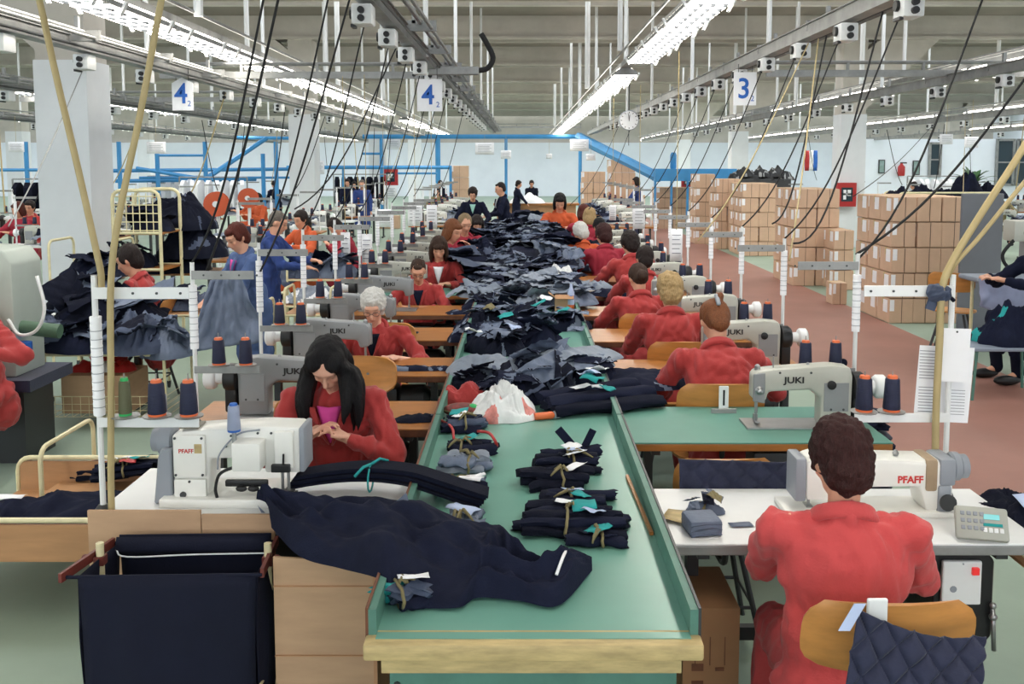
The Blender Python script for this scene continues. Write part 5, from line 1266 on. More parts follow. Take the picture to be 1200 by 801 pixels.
t = thing('paper_card', 'blank cream card hanging over the printed sheet', 'card', at(1117, 416, ys-.02)); b = MB(); b.box((0, 0, 0), (38*ys/1100, .002, 64*ys/1100), ry=.03); b.build('card', M['paper'], t); b = MB(); b.lathe([(.004, 0), (.004, .003)], (.01, -.002, .09), 6, RX); b.build('pin_hole', M['dsteel'], t)
t = thing('tie_cloth', 'dark grey cloth knotted around the nearest right stand arm', 'cloth', at(1100, 337, ys-.03)); link('knot', heap_mesh(.09, .07, .05, 2.2, ('denim',), 14, 12), t, (0, 0, -.02), rot=(1.2, 0, 0)); b = MB(); b.box((-.02, 0, -.05), (.035, .01, .07), ry=.3); b.build('tail', M['denim'], t)
b = MB(); b.tube([(0, 0, -.02), (.05, 0, -.04), (.06, 0, -.05)], .008, 6); o = b.build('tail', M['navy2'], t)
# hoses
def hose(label, pts, r, mt='hose', name='air_hose', n=40, cat='hose', group=None):
    b = MB(); b.tube(smoothpts(pts, n), r, 8); return tag(b.build(name, M[mt], None, True), label, cat, group)
hose('thick beige hose hanging from the ceiling to the left stand top', [at(28, -60, 3.5), at(46, 0, 3.45), at(66, 90, 3.4), at(92, 200, 3.36), at(112, 290, 3.34), at(118, 318, 3.34), at(119, 338, 3.34)], .0125)
hose('beige hose running down along the near left stand', [at(200, -60, 3.4), at(189, 0, 3.38), at(165, 130, 3.34), at(140, 250, 3.31), at(130, 330, 3.30), at(130, 450, 3.30), at(130, 560, 3.31), at(131, 603, 3.31)], .0125)
hose('thick beige hose bending up from the nearest right stand', [at(1245, 90, 3.5), at(1200, 172, 3.5), at(1150, 250, 3.5), at(1116, 306, 3.49), at(1104, 340, 3.48), at(1101, 400, 3.48), at(1097, 480, 3.48), at(1096, 545, 3.48)], .014)
hose('thin beige hose rising right from the nearest right stand', [at(1245, 165, 3.5), at(1200, 214, 3.5), at(1150, 275, 3.5), at(1122, 306, 3.5), at(1110, 325, 3.52)], .009)
b = MB(); b.tube([at(1111, 325, ys), at(1110, 340, ys)], .014, 8); 
# control gear
t = thing('control_panel', 'tilted grey control panel with a teal display on the white table', 'control panel', onz(1149, 632, TZ), -.25)
Rt = Matrix.Rotation(-.55, 3, 'X'); b = MB(); b.rbox((0, 0, .055), (.165, .03, .11), .008, R=Rt); b.build('case', mat('panel_case', 'a9aba2', .45), t, 40)
def PP(x, z): q = Rt @ Vector((x, -.0165, z)); return (q.x, q.y, q.z+.055)
b = MB(); b.rbox(PP(.03, .022), (.05, .003, .018), .001, R=Rt); b.build('display', mat('lcd_teal', '6fc0c4', .2, emit=.25), t)
for r_ in range(3):
    for c_ in range(4):
        b = MB(); b.rbox(PP(-.06+c_*.02, .03-r_*.024), (.014, .004, .014), .002, R=Rt); b.build('button', M['plastg'], t)
for c_ in range(4): b = MB(); b.rbox(PP(.008+c_*.017, -.022), (.013, .004, .016), .002, R=Rt); b.build('button', M['white'], t)
b = MB(); b.rbox(PP(.033, -.004), (.06, .0025, .01), .0005, R=Rt); b.build('stripe', M['teal'], t)
t = thing('motor_control_box', 'dark motor box with a white front and red switch under the right table', 'control box', (at(1130, 700, 3.12).x, 3.12, 0))
b = MB(); rprism(b, [(-.11, .37), (.06, .37), (.10, .42), (.10, .69), (.06, .735), (-.11, .735)], .0, .3, 'y', .006, 1); b.build('motor_housing', M['black'], t)
b = MB(); b.rbox((-.02, -.012, .62), (.135, .02, .155), .006); f_ = b.build('front_plate', M['white'], t); b = MB(); b.rbox((.022, -.026, .665), (.024, .014, .026), .003); b.build('red_switch', mat('switch_red', 'd32c2c', .3, emit=.4), f_)
b = MB(); b.lathe([(.003, 0), (.003, .003)], (-.02, -.023, .69), 6, RX); b.lathe([(.003, 0), (.003, .003)], (-.02, -.023, .55), 6, RX); b.lathe([(.012, 0), (.012, .001)], (-.05, -.023, .6), 10, RX); b.build('screws', M['plastg'], f_)
b = MB(); b.tube([(.09, -.02, .53), (.1, -.02, .38)], .008, 8); b.ell((.092, -.02, .5), .014); b.ell((.09, -.02, .54), .012); b.build('lever', M['steel'], t, True)
b = MB(); b.bb(-.1, .08, .02, .25, 0, .37); b.bb(-.03, .03, .05, .1, .735, .745); b.build('mount', M['dsteel'], t)
hose('black cable looping under the right table', [(1.36, 3.25, .73), (1.27, 3.2, .6), (1.33, 3.15, .5), (1.42, 3.2, .45)], .006, 'rubber', 'cable', 20, 'cable')
# things on the nearest right table
t = thing('folded_cloth', 'folded slate blue cloth on the nearest white table', 'cloth', onz(822, 622, TZ), .12)
for k in range(3):
    b = MB(); b.grid(12, 3, lambda a, c: (-.055+.11*abs(math.sin(a*math.pi*.5))+.0, -.06+.12*c, .008+.018*k+.008*math.sin(a*math.pi)), thick=.006); b.build('fold', M['slate'], t, True)
b = MB(); b.rbox((0, 0, .03), (.115, .12, .056), .012); b.build('fold_body', M['slate'], t, 40)
o = link('khaki_patch', paper_mesh(.11, .12, 'tapeb', 3), None, onz(796, 607, TZ+.002), rot=(0, 0, -.4)); tag(o, 'beige pattern card beside the folded slate cloth', 'card')
heap('cloth_knot', 'tangled grey cloth and khaki ties behind the folded cloth', onz(826, 601, TZ), .15, .07, .05, .1, ('slate', 'khaki'), 7.7, 'cloth', nu=20, nv=14, lining=.2)
o = link('pattern_piece', paper_mesh(.08, .045, 'slate', 5, .003), None, onz(868, 615, TZ+.001), rot=(0, 0, .1)); tag(o, 'small slate pattern piece near the red sleeve', 'cloth')
# carton under the table
t = thing('floor_carton', 'tall brown carton with printed symbols under the nearest right table', 'carton', (at(840, 760, 3.02).x-.02, 3.12, 0), .0)
b = MB(); b.bb(-.09, .1, -.08, .25, 0, .56); b.build('carton_body', mat('kraft_dark', '9b7350', .8, var=.1, scale=6), t)
b = MB()
for i, z in enumerate((.1, .16, .22, .28, .34)): b.bb(-.06, -.02, -.082, -.08, z, z+.025); b.bb(.02, .05, -.082, -.08, z, z+.012)
for x in (-.05, .0, .05): b.bb(x, x+.003, -.082, -.08, .36, .46)
b.build('print_marks', M['woodd'], t)['kind'] = 'stuff'
# chairs
c0 = chair(.98, 2.62, 0, 'plywood chair of the woman in faded red with a quilted cloth on it')
c0.scale = (1.12, 1.0, 1.0)
b = MB(); b.rbox((at(1030, 712, 2.34).x, 2.352, .875), (.055, .012, .10), .01); o = tag(b.build('taped_post', M['white'], None), 'white taped post end above the nearest chair back', 'post')
chair(.82, 3.94, .02, 'plywood chair covered with quilted cloth before the green topped table').scale = (1, 1, .96)
chair(1.05, 5.08, 0, 'plywood chair of the woman with the hair clip, with a slotted metal plate')
t = thing('slotted_bracket', 'pale slotted metal bracket on the chair behind the green topped table', 'bracket', at(848, 470, 4.72)); b = MB(); b.rbox((0, 0, -.0), (.05, .008, .16), .006); b.build('bracket_bar', M['white'], t); b = MB(); b.bb(-.005, .005, -.006, -.004, -.02, .06); b.build('slot', M['black'], t); b = MB(); b.rbox((.0, -.01, -.07), (.13, .006, .07), .006); b.build('bracket_plate', M['galv'], t)
for (x, y, rz, lb) in ((1.05, 6.25, 0, 'plywood chair of the blonde woman'), (.98, 7.4, 0, 'plywood chair of the bun-haired woman'), (-.98, 5.30, PI, 'empty plywood chair behind the second left table'), (-1.0, 4.35, PI, 'plywood chair under the long-haired woman'), (-1.0, 6.5, PI, 'plywood chair under the white-haired woman'), (-1.0, 8.7, PI, 'plywood chair under the short-haired worker'), (-.75, 19.2, 0, 'pale plywood chair at the far end, left one'), (.8, 19.2, 0, 'pale plywood chair at the far end, right one')):
    chair(x, y, rz, lb)
# quilted cloths
def quilt(label, fn, nu=46, nv=30, nd=5):
    b = MB()
    def f(u_, v_):
        p, nrm = fn(u_, v_); a = (u_*nd*1.4+v_*nd); c = (u_*nd*1.4-v_*nd)
        q = min(abs(a-round(a)), abs(c-round(c)))*2
        return Vector(p)+Vector(nrm)*(.016*min(1, q*2.2)**.7+.006*nz(u_*5, v_*5))
    b.grid(nu, nv, f, thick=.004); return tag(b.build('quilted_cloth', M['navyb'], None, True), label, 'cloth')
A, B_, C_, D_ = at(1000, 706, 2.36), at(1148, 738, 2.30), at(962, 850, 2.30), at(1125, 860, 2.20)
quilt('navy quilted cloth draped over the nearest chair back', lambda u_, v_: ((A.lerp(B_, u_)).lerp(C_.lerp(D_, u_), v_)+Vector((0, -.02-.05*math.sin(v_*1.5), -.03*math.sin(u_*3.1)*(1-v_))), (0, -1, .1)), 90, 64, 3.1)
b = MB(); b.grid(8, 4, lambda u_, v_: (at(1003, 706, 2.30).lerp(at(984, 738, 2.28), u_))+Vector((v_*.03-.005, -.004, 0)), thick=.003); tag(b.build('lining_edge', M['lblue'], None), 'pale lining edge of the quilted cloth on the chair', 'lining')
A2, B2, C2, D2 = at(795, 537, 3.63), at(928, 541, 3.63), at(797, 598, 3.58), at(928, 598, 3.57)
quilt('navy quilted cloth hung over the chair behind the white table', lambda u_, v_: ((A2.lerp(B2, u_)).lerp(C2.lerp(D2, u_), v_)-Vector((0, 0, .08*v_)), (0, -1, .2)), 60, 24, 3)
# cream stool at the right edge with jackets
cart(1.70, 2.35, 3.0, 3.5, .70, .74, 'cream tube stand with a wooden top at the right edge', 'wood', False)
heap('folded_jacket', 'folded dark navy jacket with pale collar on the stand at the right edge', (1.86, 3.42, .702), .42, .4, .13, .2, ('navy2',), 12.3, 'jacket', fold=.3)
o = link('pale_collar', paper_mesh(.1, .08, 'lblue', 3), None, (1.84, 3.3, .83), rot=(.4, 0, .2)); tag(o, 'pale blue collar on the folded jacket at the right', 'collar')
# stack of navy pieces behind the green topped table
t = thing('cloth_stack', 'tall stack of folded navy pieces at the end of the green topped table', 'cloth stack', (1.72, 4.75, .25))
for k in range(12): link('folded_piece', rollm('navy' if k % 3 else 'navyb', k % 5, .3, .14, .022), t, (random.uniform(-.02, .02), random.uniform(-.02, .02), k*.044), random.uniform(-.1, .1))
b = MB(); b.bb(-.2, .2, -.2, .2, -.25, 0); b.build('crate', M['card2'], t)
# heart pincushion
t = thing('pincushion', 'dark heart-shaped pincushion hanging from the second right spool arm', 'pincushion', at(982, 428, 4.6)); b = MB(); b.ell((-.02, 0, .01), (.028, .012, .024), Matrix.Rotation(.5, 3, 'Y')); b.ell((.02, 0, .01), (.028, .012, .024), Matrix.Rotation(-.5, 3, 'Y')); b.ell((0, 0, -.012), (.026, .012, .026)); b.build('heart', M['navy2'], t, True)
# ================================================================== cardboard box stacks
BOXM = {}
def box_mesh(w, d, h):
    k = (round(w, 3), round(d, 3), round(h, 3))
    if k not in BOXM:
        b = MB(); b.rbox((0, 0, h/2), (w-.006, d-.006, h-.006), .008, 1); b2 = MB()
        b2.bb(-w/2-.0005, w/2+.0005, -.024, .024, h-.0035, h-.002); b2.bb(-w/2, -w/2+.0035, -.024, .024, h*.7, h-.003); b2.bb(w/2-.0035, w/2, -.024, .024, h*.7, h-.003)
        b3 = MB(); b3.bb(-w/2-.001, -w/2+.003, -d*.36, -d*.02, h*.42, h*.92)
        b4 = MB(); b4.bb(-w/2+.012, -w/2+.012+w*.18, -d/2-.001, -d/2+.003, h*.5, h*.95)
        b5 = MB(); b5.bb(w*.02, w*.02+.006, -d/2-.001, -d/2+.003, .004, h-.004)
        BOXM[k] = (b.mesh('carton_body', M['boxc']), b2.mesh('packing_tape', M['tapeb']), b3.mesh('side_label', M['paper']), b4.mesh('front_label', M['paper']), b5.mesh('flap_seam', M['tape']))
    return BOXM[k]
def cbox(x, y, z, w, d, h, label, group, front=False, rz=0, seam=True):
    ms = box_mesh(w, d, h); t = thing('cardboard_box', label, 'box', (x, y, z), rz, group)
    link('carton_body', ms[0], t); link('packing_tape', ms[1], t); link('side_label', ms[2], t)
    if front: link('front_label', ms[3], t)
    if seam: link('flap_seam', ms[4], t)
rowname = ['bottom', 'second', 'third', 'fourth', 'top', 'sixth', 'seventh']
def stack(px0, px1, ybase, nw, nd, nh, h, name, depth=.42, skip=()):
    p = onz(px0, ybase, 0); q = onz(px1, ybase, 0); w = (q.x-p.x)/nw; r = random.Random(px0)
    for k in range(nh):
        for j in range(nd):
            for i in range(nw):
                if (i, j, k) in skip: continue
                if 0 < i < nw-1 and 0 < j and k < nh-1: continue
                if j == 1 and i == nw-1 and k < nh-1 and nw > 1: continue
                xx = p.x+w*(i+.5)
                jn = ('front', 'second deep', 'rear', 'last')[min(j, 3)]; inn = ('left', 'right')[i] if nw == 2 else ('left', 'middle', 'right', 'far right')[i] if nw > 1 else 'single'
                cbox(xx+r.uniform(-.012, .012), p.y+depth*(j+.5)+r.uniform(-.012, .012), k*h, w*.985, depth*.985, h*.985, '%s %s box, %s row of %s' % (jn, inn, rowname[k], name), 'boxes of '+name, front=(i == 0), seam=True)
stack(1041, 1128, 379, 3, 3, 5, .328, 'the nearest box stack')
stack(929, 981, 335, 2, 3, 5, .328, 'the box stack beside the red cabinet', skip=())
stack(976, 1000, 340, 1, 2, 3, .328, 'the low stack between the two near stacks')
stack(974, 992, 357, 1, 1, 1, .33, 'the lone boxes on the aisle edge', .3)
stack(868, 909, 300, 2, 3, 5, .325, 'the third box stack')
stack(838, 866, 292, 2, 2, 5, .34, 'the fourth box stack')
stack(814, 837, 286, 1, 2, 5, .36, 'the narrow fifth box stack')
stack(768, 808, 268, 2, 2, 4, .33, 'the far box stack behind the thread stands')
stack(712, 744, 262, 2, 1, 5, .44, 'the tall far stack right of centre', .5)
stack(681, 709, 264, 2, 1, 5, .36, 'the far stack beside the tall one', .5)
stack(527, 549, 264, 1, 1, 5, .40, 'the far stack left of the standing woman', .5)
stack(440, 468, 268, 2, 1, 1, .42, 'the boxes on the floor by the third column', .4)
stack(738, 756, 240, 1, 1, 1, .5, 'the box by the white cloth table', .4)
# ================================================================== fixtures on columns
def cabinet(px0, px1, py0, py1, d, label):
    a = at(px0, py1, d); c = at(px1, py0, d); W, H = c.x-a.x, c.z-a.z
    t = thing('fire_cabinet', label, 'fire cabinet', ((a.x+c.x)/2, d, a.z)); b = MB(); b.bb(-W/2, W/2, 0, .14, 0, H); b.build('cabinet_body', M['redp'], t)
    b = MB(); b.bb(-W*.3, W*.3, -.012, .0, H*.22, H*.8); b.build('window_pane', M['glassy'], t); b = MB(); b.bb(-W*.2, -W*.05, -.02, -.012, H*.3, H*.7); b.bb(W*.02, W*.2, -.02, -.012, H*.45, H*.7); b.bb(-W*.2, W*.2, -.02, -.012, H*.48, H*.56); b.build('hydrant_symbol', M['paper'], t)
cabinet(981, 1004, 214, 242, 22.9, 'red fire hydrant cabinet on the right column above the boxes')
cabinet(449, 466, 198, 217, 34.9, 'dark red fire cabinet on the third left column')
cabinet(799, 812, 206, 219, 30, 'small red cabinet under the blue conveyor')
t = thing('fire_extinguisher', 'red fire extinguisher hanging on the partition wall', 'extinguisher', at(1056, 206, 37.8)); b = MB(); b.lathe([(.12, 0), (.14, .04), (.14, .36), (.06, .46), (.05, .5)], seg=12); b.build('cylinder', M['redp'], t, 40); b = MB(); b.box((.08, 0, .52), (.25, .05, .05)); b.build('valve', M['black'], t)
for (p0, p1, q0, q1, lb) in ((1029, 1037, 187, 203, 'narrow framed picture on the partition wall'), (1069, 1078, 188, 205, 'wider framed picture on the partition wall')):
    x0, x1, z0, z1 = on_partition(p0, p1, q0, q1); t = thing('wall_picture', lb, 'picture', ((x0+x1)/2, 37.95, z0)); W = x1-x0; b = MB(); b.bb(-W/2, W/2, 0, .04, 0, z1-z0); b.build('frame', M['dsteel'], t); b = MB(); b.bb(-W/2+.04, W/2-.04, -.01, 0, .04, z1-z0-.04); b.build('print', mat('landscape_print', '6f8f7a', .6, col2='9fb2b8', scale=4), t)
a = at(943, 200, 36.5); t = thing('hanging_flag', 'vertical red, white and blue flag hanging at the back', 'flag', a)
for i, (m_, x) in enumerate((('redp', 0), ('paper', .16), ('letblue', .32))): b = MB(); b.grid(4, 6, lambda u_, v_: (x+u_*.16, .03*math.sin(u_*3+v_*4), v_*.78), thick=.004); b.build('stripe', M[m_], t, True)
# ================================================================== blue frames and conveyor
def bframe(label, segs, r=.06, name='blue_pipe_frame'):
    t = thing(name, label, 'frame', (0, 0, 0)); 
    for s in segs:
        a, c = Vector(s[0]), Vector(s[1]); rr = s[2] if len(s) > 2 else r
        b = MB(); b.tube([a, c], rr, 6); b.build('pipe', M['blue'], t, 40)
def fl(px, py, d): return at(px, py, d)
D1 = 34
def post(px, py0, d): a = at(px, py0, d); return ((a.x, d, a.z), (a.x, d, 0))
bframe('blue pipe frame across the far centre with a long top beam', [(fl(425, 160, D1), fl(682, 160, D1), .09), post(447, 160, D1)+(.08,), post(513, 160, D1)+(.1,), post(593, 160, D1)+(.06,), post(680, 160, D1)+(.07,), (fl(425, 180, D1), fl(447, 180, D1), .05)])
bframe('blue pipe gate left of the standing woman', [(fl(336, 196, 31), fl(528, 196, 31), .07), post(528, 194, 31)+(.05,), post(402, 196, 31)+(.04,), (fl(466, 203, 31), fl(512, 203, 31), .04)])
bframe('thick blue diagonal beam descending to the conveyor', [(fl(678, 160, 33), fl(772, 208, 29), .16), (fl(690, 172, 33), fl(740, 196, 30.5), .05)])
bframe('blue pipe racking on the far left behind the columns', [(fl(0, 199, 26), fl(130, 199, 26), .05), (fl(130, 200, 26), fl(345, 198, 28), .06), (fl(135, 212, 26), fl(300, 210, 28), .06), (fl(163, 208, 26), fl(350, 208, 28), .04)]+[post(px, 166 if px in (30, 139, 240, 323) else 180, 26)+(.06,) for px in (30, 139, 184, 240, 308, 323)]+[(fl(240, 210, 26), fl(312, 162, 28), .07), (fl(160, 197, 26), fl(240, 210, 26), .06), (fl(278, 161, 30), fl(345, 162, 30), .06), (fl(184, 182, 26), fl(240, 182, 26), .04)])
t = thing('blue_conveyor', 'blue overhead conveyor table with legs left of the right columns', 'conveyor', (0, 0, 0)); a = at(766, 206, 29); c = at(860, 206, 29)
b = MB(); b.bb(a.x, c.x, 28.6, 29.4, a.z-.15, a.z+.22); b.build('beam', M['blue'], t)
for k in range(6): xx = a.x+(c.x-a.x)*k/5; b = MB(); b.bb(xx-.03, xx+.03, 28.6, 28.7, 0, a.z-.14); b.build('leg', M['blue'], t)
b = MB(); b.lathe([(.08, 0), (.1, .04), (.1, .42), (.06, .5)], (a.x+.6, 29, a.z+.22), 12); b.build('drum', M['blue'], t, 40)
# ================================================================== hanging paper notices
PAP = paper_mesh(1, 1, 'paper', 3, .0)
for i, (x0, x1, y0, y1, d, lb) in enumerate([(557, 579, 167, 181, 33, 'large notice under the blue beam, left of centre'), (587, 599, 176, 186, 33, 'small notice beside the blue post'), (668, 690, 163, 177, 32, 'large notice where the blue beam bends'), (687, 698, 180, 188, 32, 'small notice below the bent blue beam'), (453, 469, 163, 175, 34.8, 'notice on top of the third left column'), (450, 465, 218, 232, 34.8, 'notice under the dark red cabinet'), (172, 194, 166, 180, 24, 'notice hanging by the blue racking, left'), (10, 28, 166, 178, 20, 'notice at the far left'), (1101, 1117, 157, 169, 16, 'white notice hanging over the black garments, left one'), (1130, 1147, 160, 173, 15, 'white notice hanging over the black garments, right one'), (366, 380, 188, 204, 28, 'white cloth sheet by the second column'), (640, 647, 180, 186, 36, 'tiny box sign at the end of the lamp row'), (440, 460, 245, 266, 19, 'printed sheet on the far left stand'), (478, 495, 238, 265, 15.5, 'printed sheet hanging near the boxes on the left'), (500, 512, 240, 268, 15, 'long printed sheet beside the far thread stand'), (742, 756, 243, 268, 12.2, 'printed sheet on the seventh right stand'), (714, 722, 240, 258, 14.5, 'narrow paper strip on the far right stand'), (785, 800, 268, 306, 8.6, 'long paper strip hanging on the sixth right stand'), (424, 436, 274, 312, 10.8, 'pale green paper strip left of the fringe-haired woman'), (400, 410, 272, 312, 11, 'folded white paper cone left of the fringe-haired woman')]):
    a, c = at(x0, y1, d), at(x1, y0, d); t = thing('paper_notice', 'white '+lb if 'white' not in lb and 'pale' not in lb else lb, 'notice', ((a.x+c.x)/2, d, (a.z+c.z)/2)); W, H = c.x-a.x, c.z-a.z
    b = MB(); b.grid(4, 4, lambda u_, v_: ((u_-.5)*W, .01*math.sin(u_*3), (v_-.5)*H), thick=.003); b.build('sheet', M['paper'], t, True)
    b = MB(); 
    for k in range(5): b.bb(-W*.36, W*(.36-.1*(k % 2)), -.014, -.011, H*(.3-.14*k), H*(.3-.14*k)+H*.025)
    b.build('print_lines', M['print'], t)['kind'] = 'stuff'
    b = MB(); b.tube([(0, 0, H*.48), (0, 0, max(H*.5+.05, 3.06-(a.z+c.z)/2))], .004, 4); b.build('string', M['hose'], t)
# ================================================================== background sewing stations in the neighbouring bays
bt = {}
def bg_table(x, y, label, top='white', w=1.1):
    if top not in bt:
        t = thing('work_table', label, 'table', (x, y, 0), 0, 'work tables in the side bays'); bt[top] = t
        b = MB(); b.rbox((0, 0, TZ-.015), (w, .56, .03), .004); b.build('tabletop', M[top], t)
        for s in (-1, 1): b = MB(); b.bb(s*.42-.02, s*.42+.02, -.2, .2, 0, .04); b.bb(s*.42-.02, s*.42+.02, -.03, .03, .04, TZ-.03); b.build('leg', M['dsteel'], t)
        return t
    return dup(bt[top], (x, y, 0), 0, label)
stand0 = []
def bg_stand(x, y, side, label):
    if not stand0:
        t = thing('thread_stand', label, 'thread stand', (x, y, TZ), 0, 'thread stands in the side bays'); stand0.append(t)
        b = MB(); b.tube([(0, 0, 0), (0, 0, .78)], .013, 6); b.build('pole', M['white'], t, 40); b = MB(); b.bb(-.02, .36, -.01, .01, .72, .755); b.build('guide_arm', M['galv'], t); b = MB(); b.bb(-.02, .36, -.01, .01, .28, .31); b.build('spool_arm', M['galv'], t)
        for k in (0, 1): link('thread', SP[0], t, (.14+.16*k, 0, .31)); link('spool_core', SP[1], t, (.14+.16*k, 0, .31))
        b = MB(); b.lathe([(.022, .4), (.024, .68)], seg=8); b.build('paper_wrap', M['paper'], t, 40)
        return t
    return dup(stand0[0], (x, y, TZ), 0 if side > 0 else PI, label)
rb = random.Random(9); cnt = 0
def ordi(k): return ordn[k] if k < 10 else 'far'
for (bx, y0, n, dy, side, nm) in ((-4.3, 12.6, 9, 1.7, 1, 'the bay right of the tall left column'), (-7.6, 13.0, 10, 1.8, -1, 'the bay left of the tall column'), (-10.6, 12.6, 9, 2.0, 1, 'the far left bay'), (6.9, 24.6, 4, 1.7, 1, 'the bay behind the nearest boxes'), (10.4, 14.2, 8, 2.0, -1, 'the right bay'), (13.2, 18, 6, 2.4, 1, 'the far right bay'), (2.2, 19.2, 6, 1.5, 1, 'the line beyond the right row'), (-1.8, 19.6, 6, 1.6, -1, 'the line beyond the left row')):
    for k in range(n):
        y = y0+k*dy
        lb = '%s station of %s' % (ordi(k), nm)
        bg_table(bx, y, ('white' if (k+n) % 3 else 'wooden')+' work table, '+lb, 'white' if (k+n) % 3 else 'wood')
        juki(bx-(.15 if side > 0 else -.15), y, 0 if side > 0 else PI, 'sewing machine, '+lb, 'juki' if k % 2 else 'pfaff')
        bg_stand(bx+side*.45, y+.1, -side, 'thread stand, '+lb)
        if rb.random() < .75:
            heap('cloth_pile', 'dark cloth pile, '+lb, (bx-side*.25, y-.05, TZ), rb.uniform(.4, .6), .45, rb.uniform(.12, .3), rb.uniform(-.5, .5), (rb.choice(['navy', 'navy2', 'denim', 'slate', 'lin']), 'slate'), 200+cnt*1.3, 'cloth', 'cloth piles in the side bays', nu=16, nv=14, lining=.1)
        cnt += 1
# seated workers in the side bays: quick copies of already built figures
ppl = [o for o in COL.objects if o.name.startswith('person') and o.parent is None]
def who(s): return [o for o in ppl if s in o['label']][0]
for (src, x, y, rz, lb) in ((who('orange coat sitting'), -5.9, 21.4, 2.4, 'seated figure in orange far behind the left aisle'), (who('at the end of the right row'), -8.5, 16.0, 2.8, 'seated figure in crimson beyond the blue racking'), (who('far behind the blue frame'), -9.5, 21, 3.0, 'seated figure in khaki beyond the racking'), (who('end of the right row'), -11.4, 17.5, 2.6, 'seated figure in crimson at the far left'), (who('far worker in navy'), -7.2, 27.5, 1, 'standing figure in navy at the far left racking'), (who('far worker in black'), -2.6, 30, 3, 'standing figure in black by the blue gate'), (who('far worker in navy'), 10.9, 26, 1, 'standing figure in navy right of the columns'), (who('far behind the blue frame'), 12.2, 24, 3, 'seated figure in khaki near the potted plant'), (who('orange coat sitting'), -6.6, 23.2, 2, 'seated figure in orange by the reels')):
    dup(src, (x, y, 0), rz, lb)
# orange reels
for (px, py, d, r_, lb) in ((254, 239, 15, .20, 'large orange reel left of the woman in blue'), (291, 232, 17, .18, 'second orange reel behind the man in blue')):
    t = thing('cable_reel', lb, 'reel', at(px, py, d)); b = MB(); b.lathe([(r_, -.05), (r_, -.04), (r_*.5, -.035), (r_*.5, .035), (r_, .04), (r_, .05)], seg=20, R=RX); b.build('flange', M['orangep'], t, 40); b = MB(); b.lathe([(r_*.25, -.07), (r_*.25, .07)], seg=10, R=RX); b.build('hub', M['white'], t, 40)
    b = MB(); b.tube([(0, .05, 0), (0, .05, -t.location.z)], .03, 6); b.build('stand', M['white'], t)
# ================================================================== left middle ground
def cage(x0, x1, y0, y1, h, label, shelves=(.45, .95), mesh=True):
    t = thing('cage_trolley', label, 'trolley', ((x0+x1)/2, (y0+y1)/2, 0), 0, 'cream cage trolleys'); a, c = (x1-x0)/2, (y1-y0)/2
    for s in (-1, 1): b = MB(); hoop(b, (-a, s*c, .08), (a, s*c, .08), h-.08, .02, .1); b.build('end_hoop', M['cream'], t, 40)
    for z in shelves:
        b = MB(); b.bb(-a, a, -c, c, z-.02, z); b.build('shelf', M['wood'], t)
        for s in (-1, 1): b = MB(); b.tube([(-a, s*c, z), (a, s*c, z)], .016, 6); b.build('shelf_rail', M['cream'], t, 40)
    if mesh:
        b = MB()
        for k in range(8): xx = -a+2*a*k/7; b.tube([(xx, -c, shelves[-1]), (xx, -c, h-.03)], .006, 4)
        for k in range(5): zz = shelves[-1]+(h-shelves[-1])*(k+.3)/5; b.tube([(-a, -c, zz), (a, -c, zz)], .006, 4)
        b.build('wire_mesh', M['cream'], t)['kind'] = 'stuff'
    return t
p0 = at(134, 300, 10.2).x; p1 = at(189, 300, 10.2).x
cage(p0, p1, 10.2, 10.8, at(160, 223, 10.2).z, 'tall cream cage trolley beside the tall left column', (.4, .9, 1.3))
for i, (dx, z) in enumerate(((.1, .9), (.35, .4), (.3, 1.3))): heap('cloth_pile', ('dark pieces on the middle shelf of the cage trolley', 'mixed pieces on the low shelf of the cage trolley', 'dark pieces on the top shelf of the cage trolley')[i], (p0+dx, 10.5, z), .45, .5, .28, 0, ('navy2', 'redp' if i == 1 else 'navy'), 300+i*2, 'cloth', nu=18, nv=16, lining=.1)
gp = at(217, 280, 11.2); t = thing('garment_rack', 'grey rack arm carrying the big dark coat pile', 'rack', (gp.x, 11.2, 0)); b = MB(); b.bb(-.4, .4, -.02, .02, 1.28, 1.32); b.build('arm', M['dsteel'], t); b = MB(); b.bb(-.3, -.26, -.02, .02, 0, 1.3); b.bb(.26, .3, -.02, .02, 0, 1.3); b.build('upright', M['dsteel'], t); b = MB(); b.bb(-.42, .42, -.3, .3, .75, .78); b.build('shelf', M['wood'], t)
for i, (dx, z, L, H) in enumerate(((-.05, 1.28, .85, .52), (.12, .95, .8, .5), (-.1, .78, .8, .4))): heap('coat_pile', ('big black coat pile topping the rack behind the column', 'black coats hanging at the middle of the rack', 'black coats at the bottom of the rack')[i], (gp.x+dx, 11.15, z), L, .7, H, .2*i, ('navy2', 'denim'), 320+i*3, 'coat', 'black coats on the rack', lining=.04, fold=.5)
# hand-held slate cloth of the woman in blue
t = thing('held_cloth', 'crinkled slate lining held up by the woman in blue-grey dress', 'cloth', (0, 0, 0)); b = MB()
A3, B3, C3, D3 = at(247, 328, 7.15), at(282, 320, 7.15), at(222, 412, 7.0), at(316, 398, 7.1)
b.grid(34, 26, lambda u_, v_: A3.lerp(B3, u_).lerp(C3.lerp(D3, u_), v_)+Vector((0, -.10*abs(nz(u_*5+v_*1.2, v_*1.5))*(.4+v_)-.02*nz(u_*11, v_*6), 0)), thick=.004); b.build('lining', M['slate'], t, True)
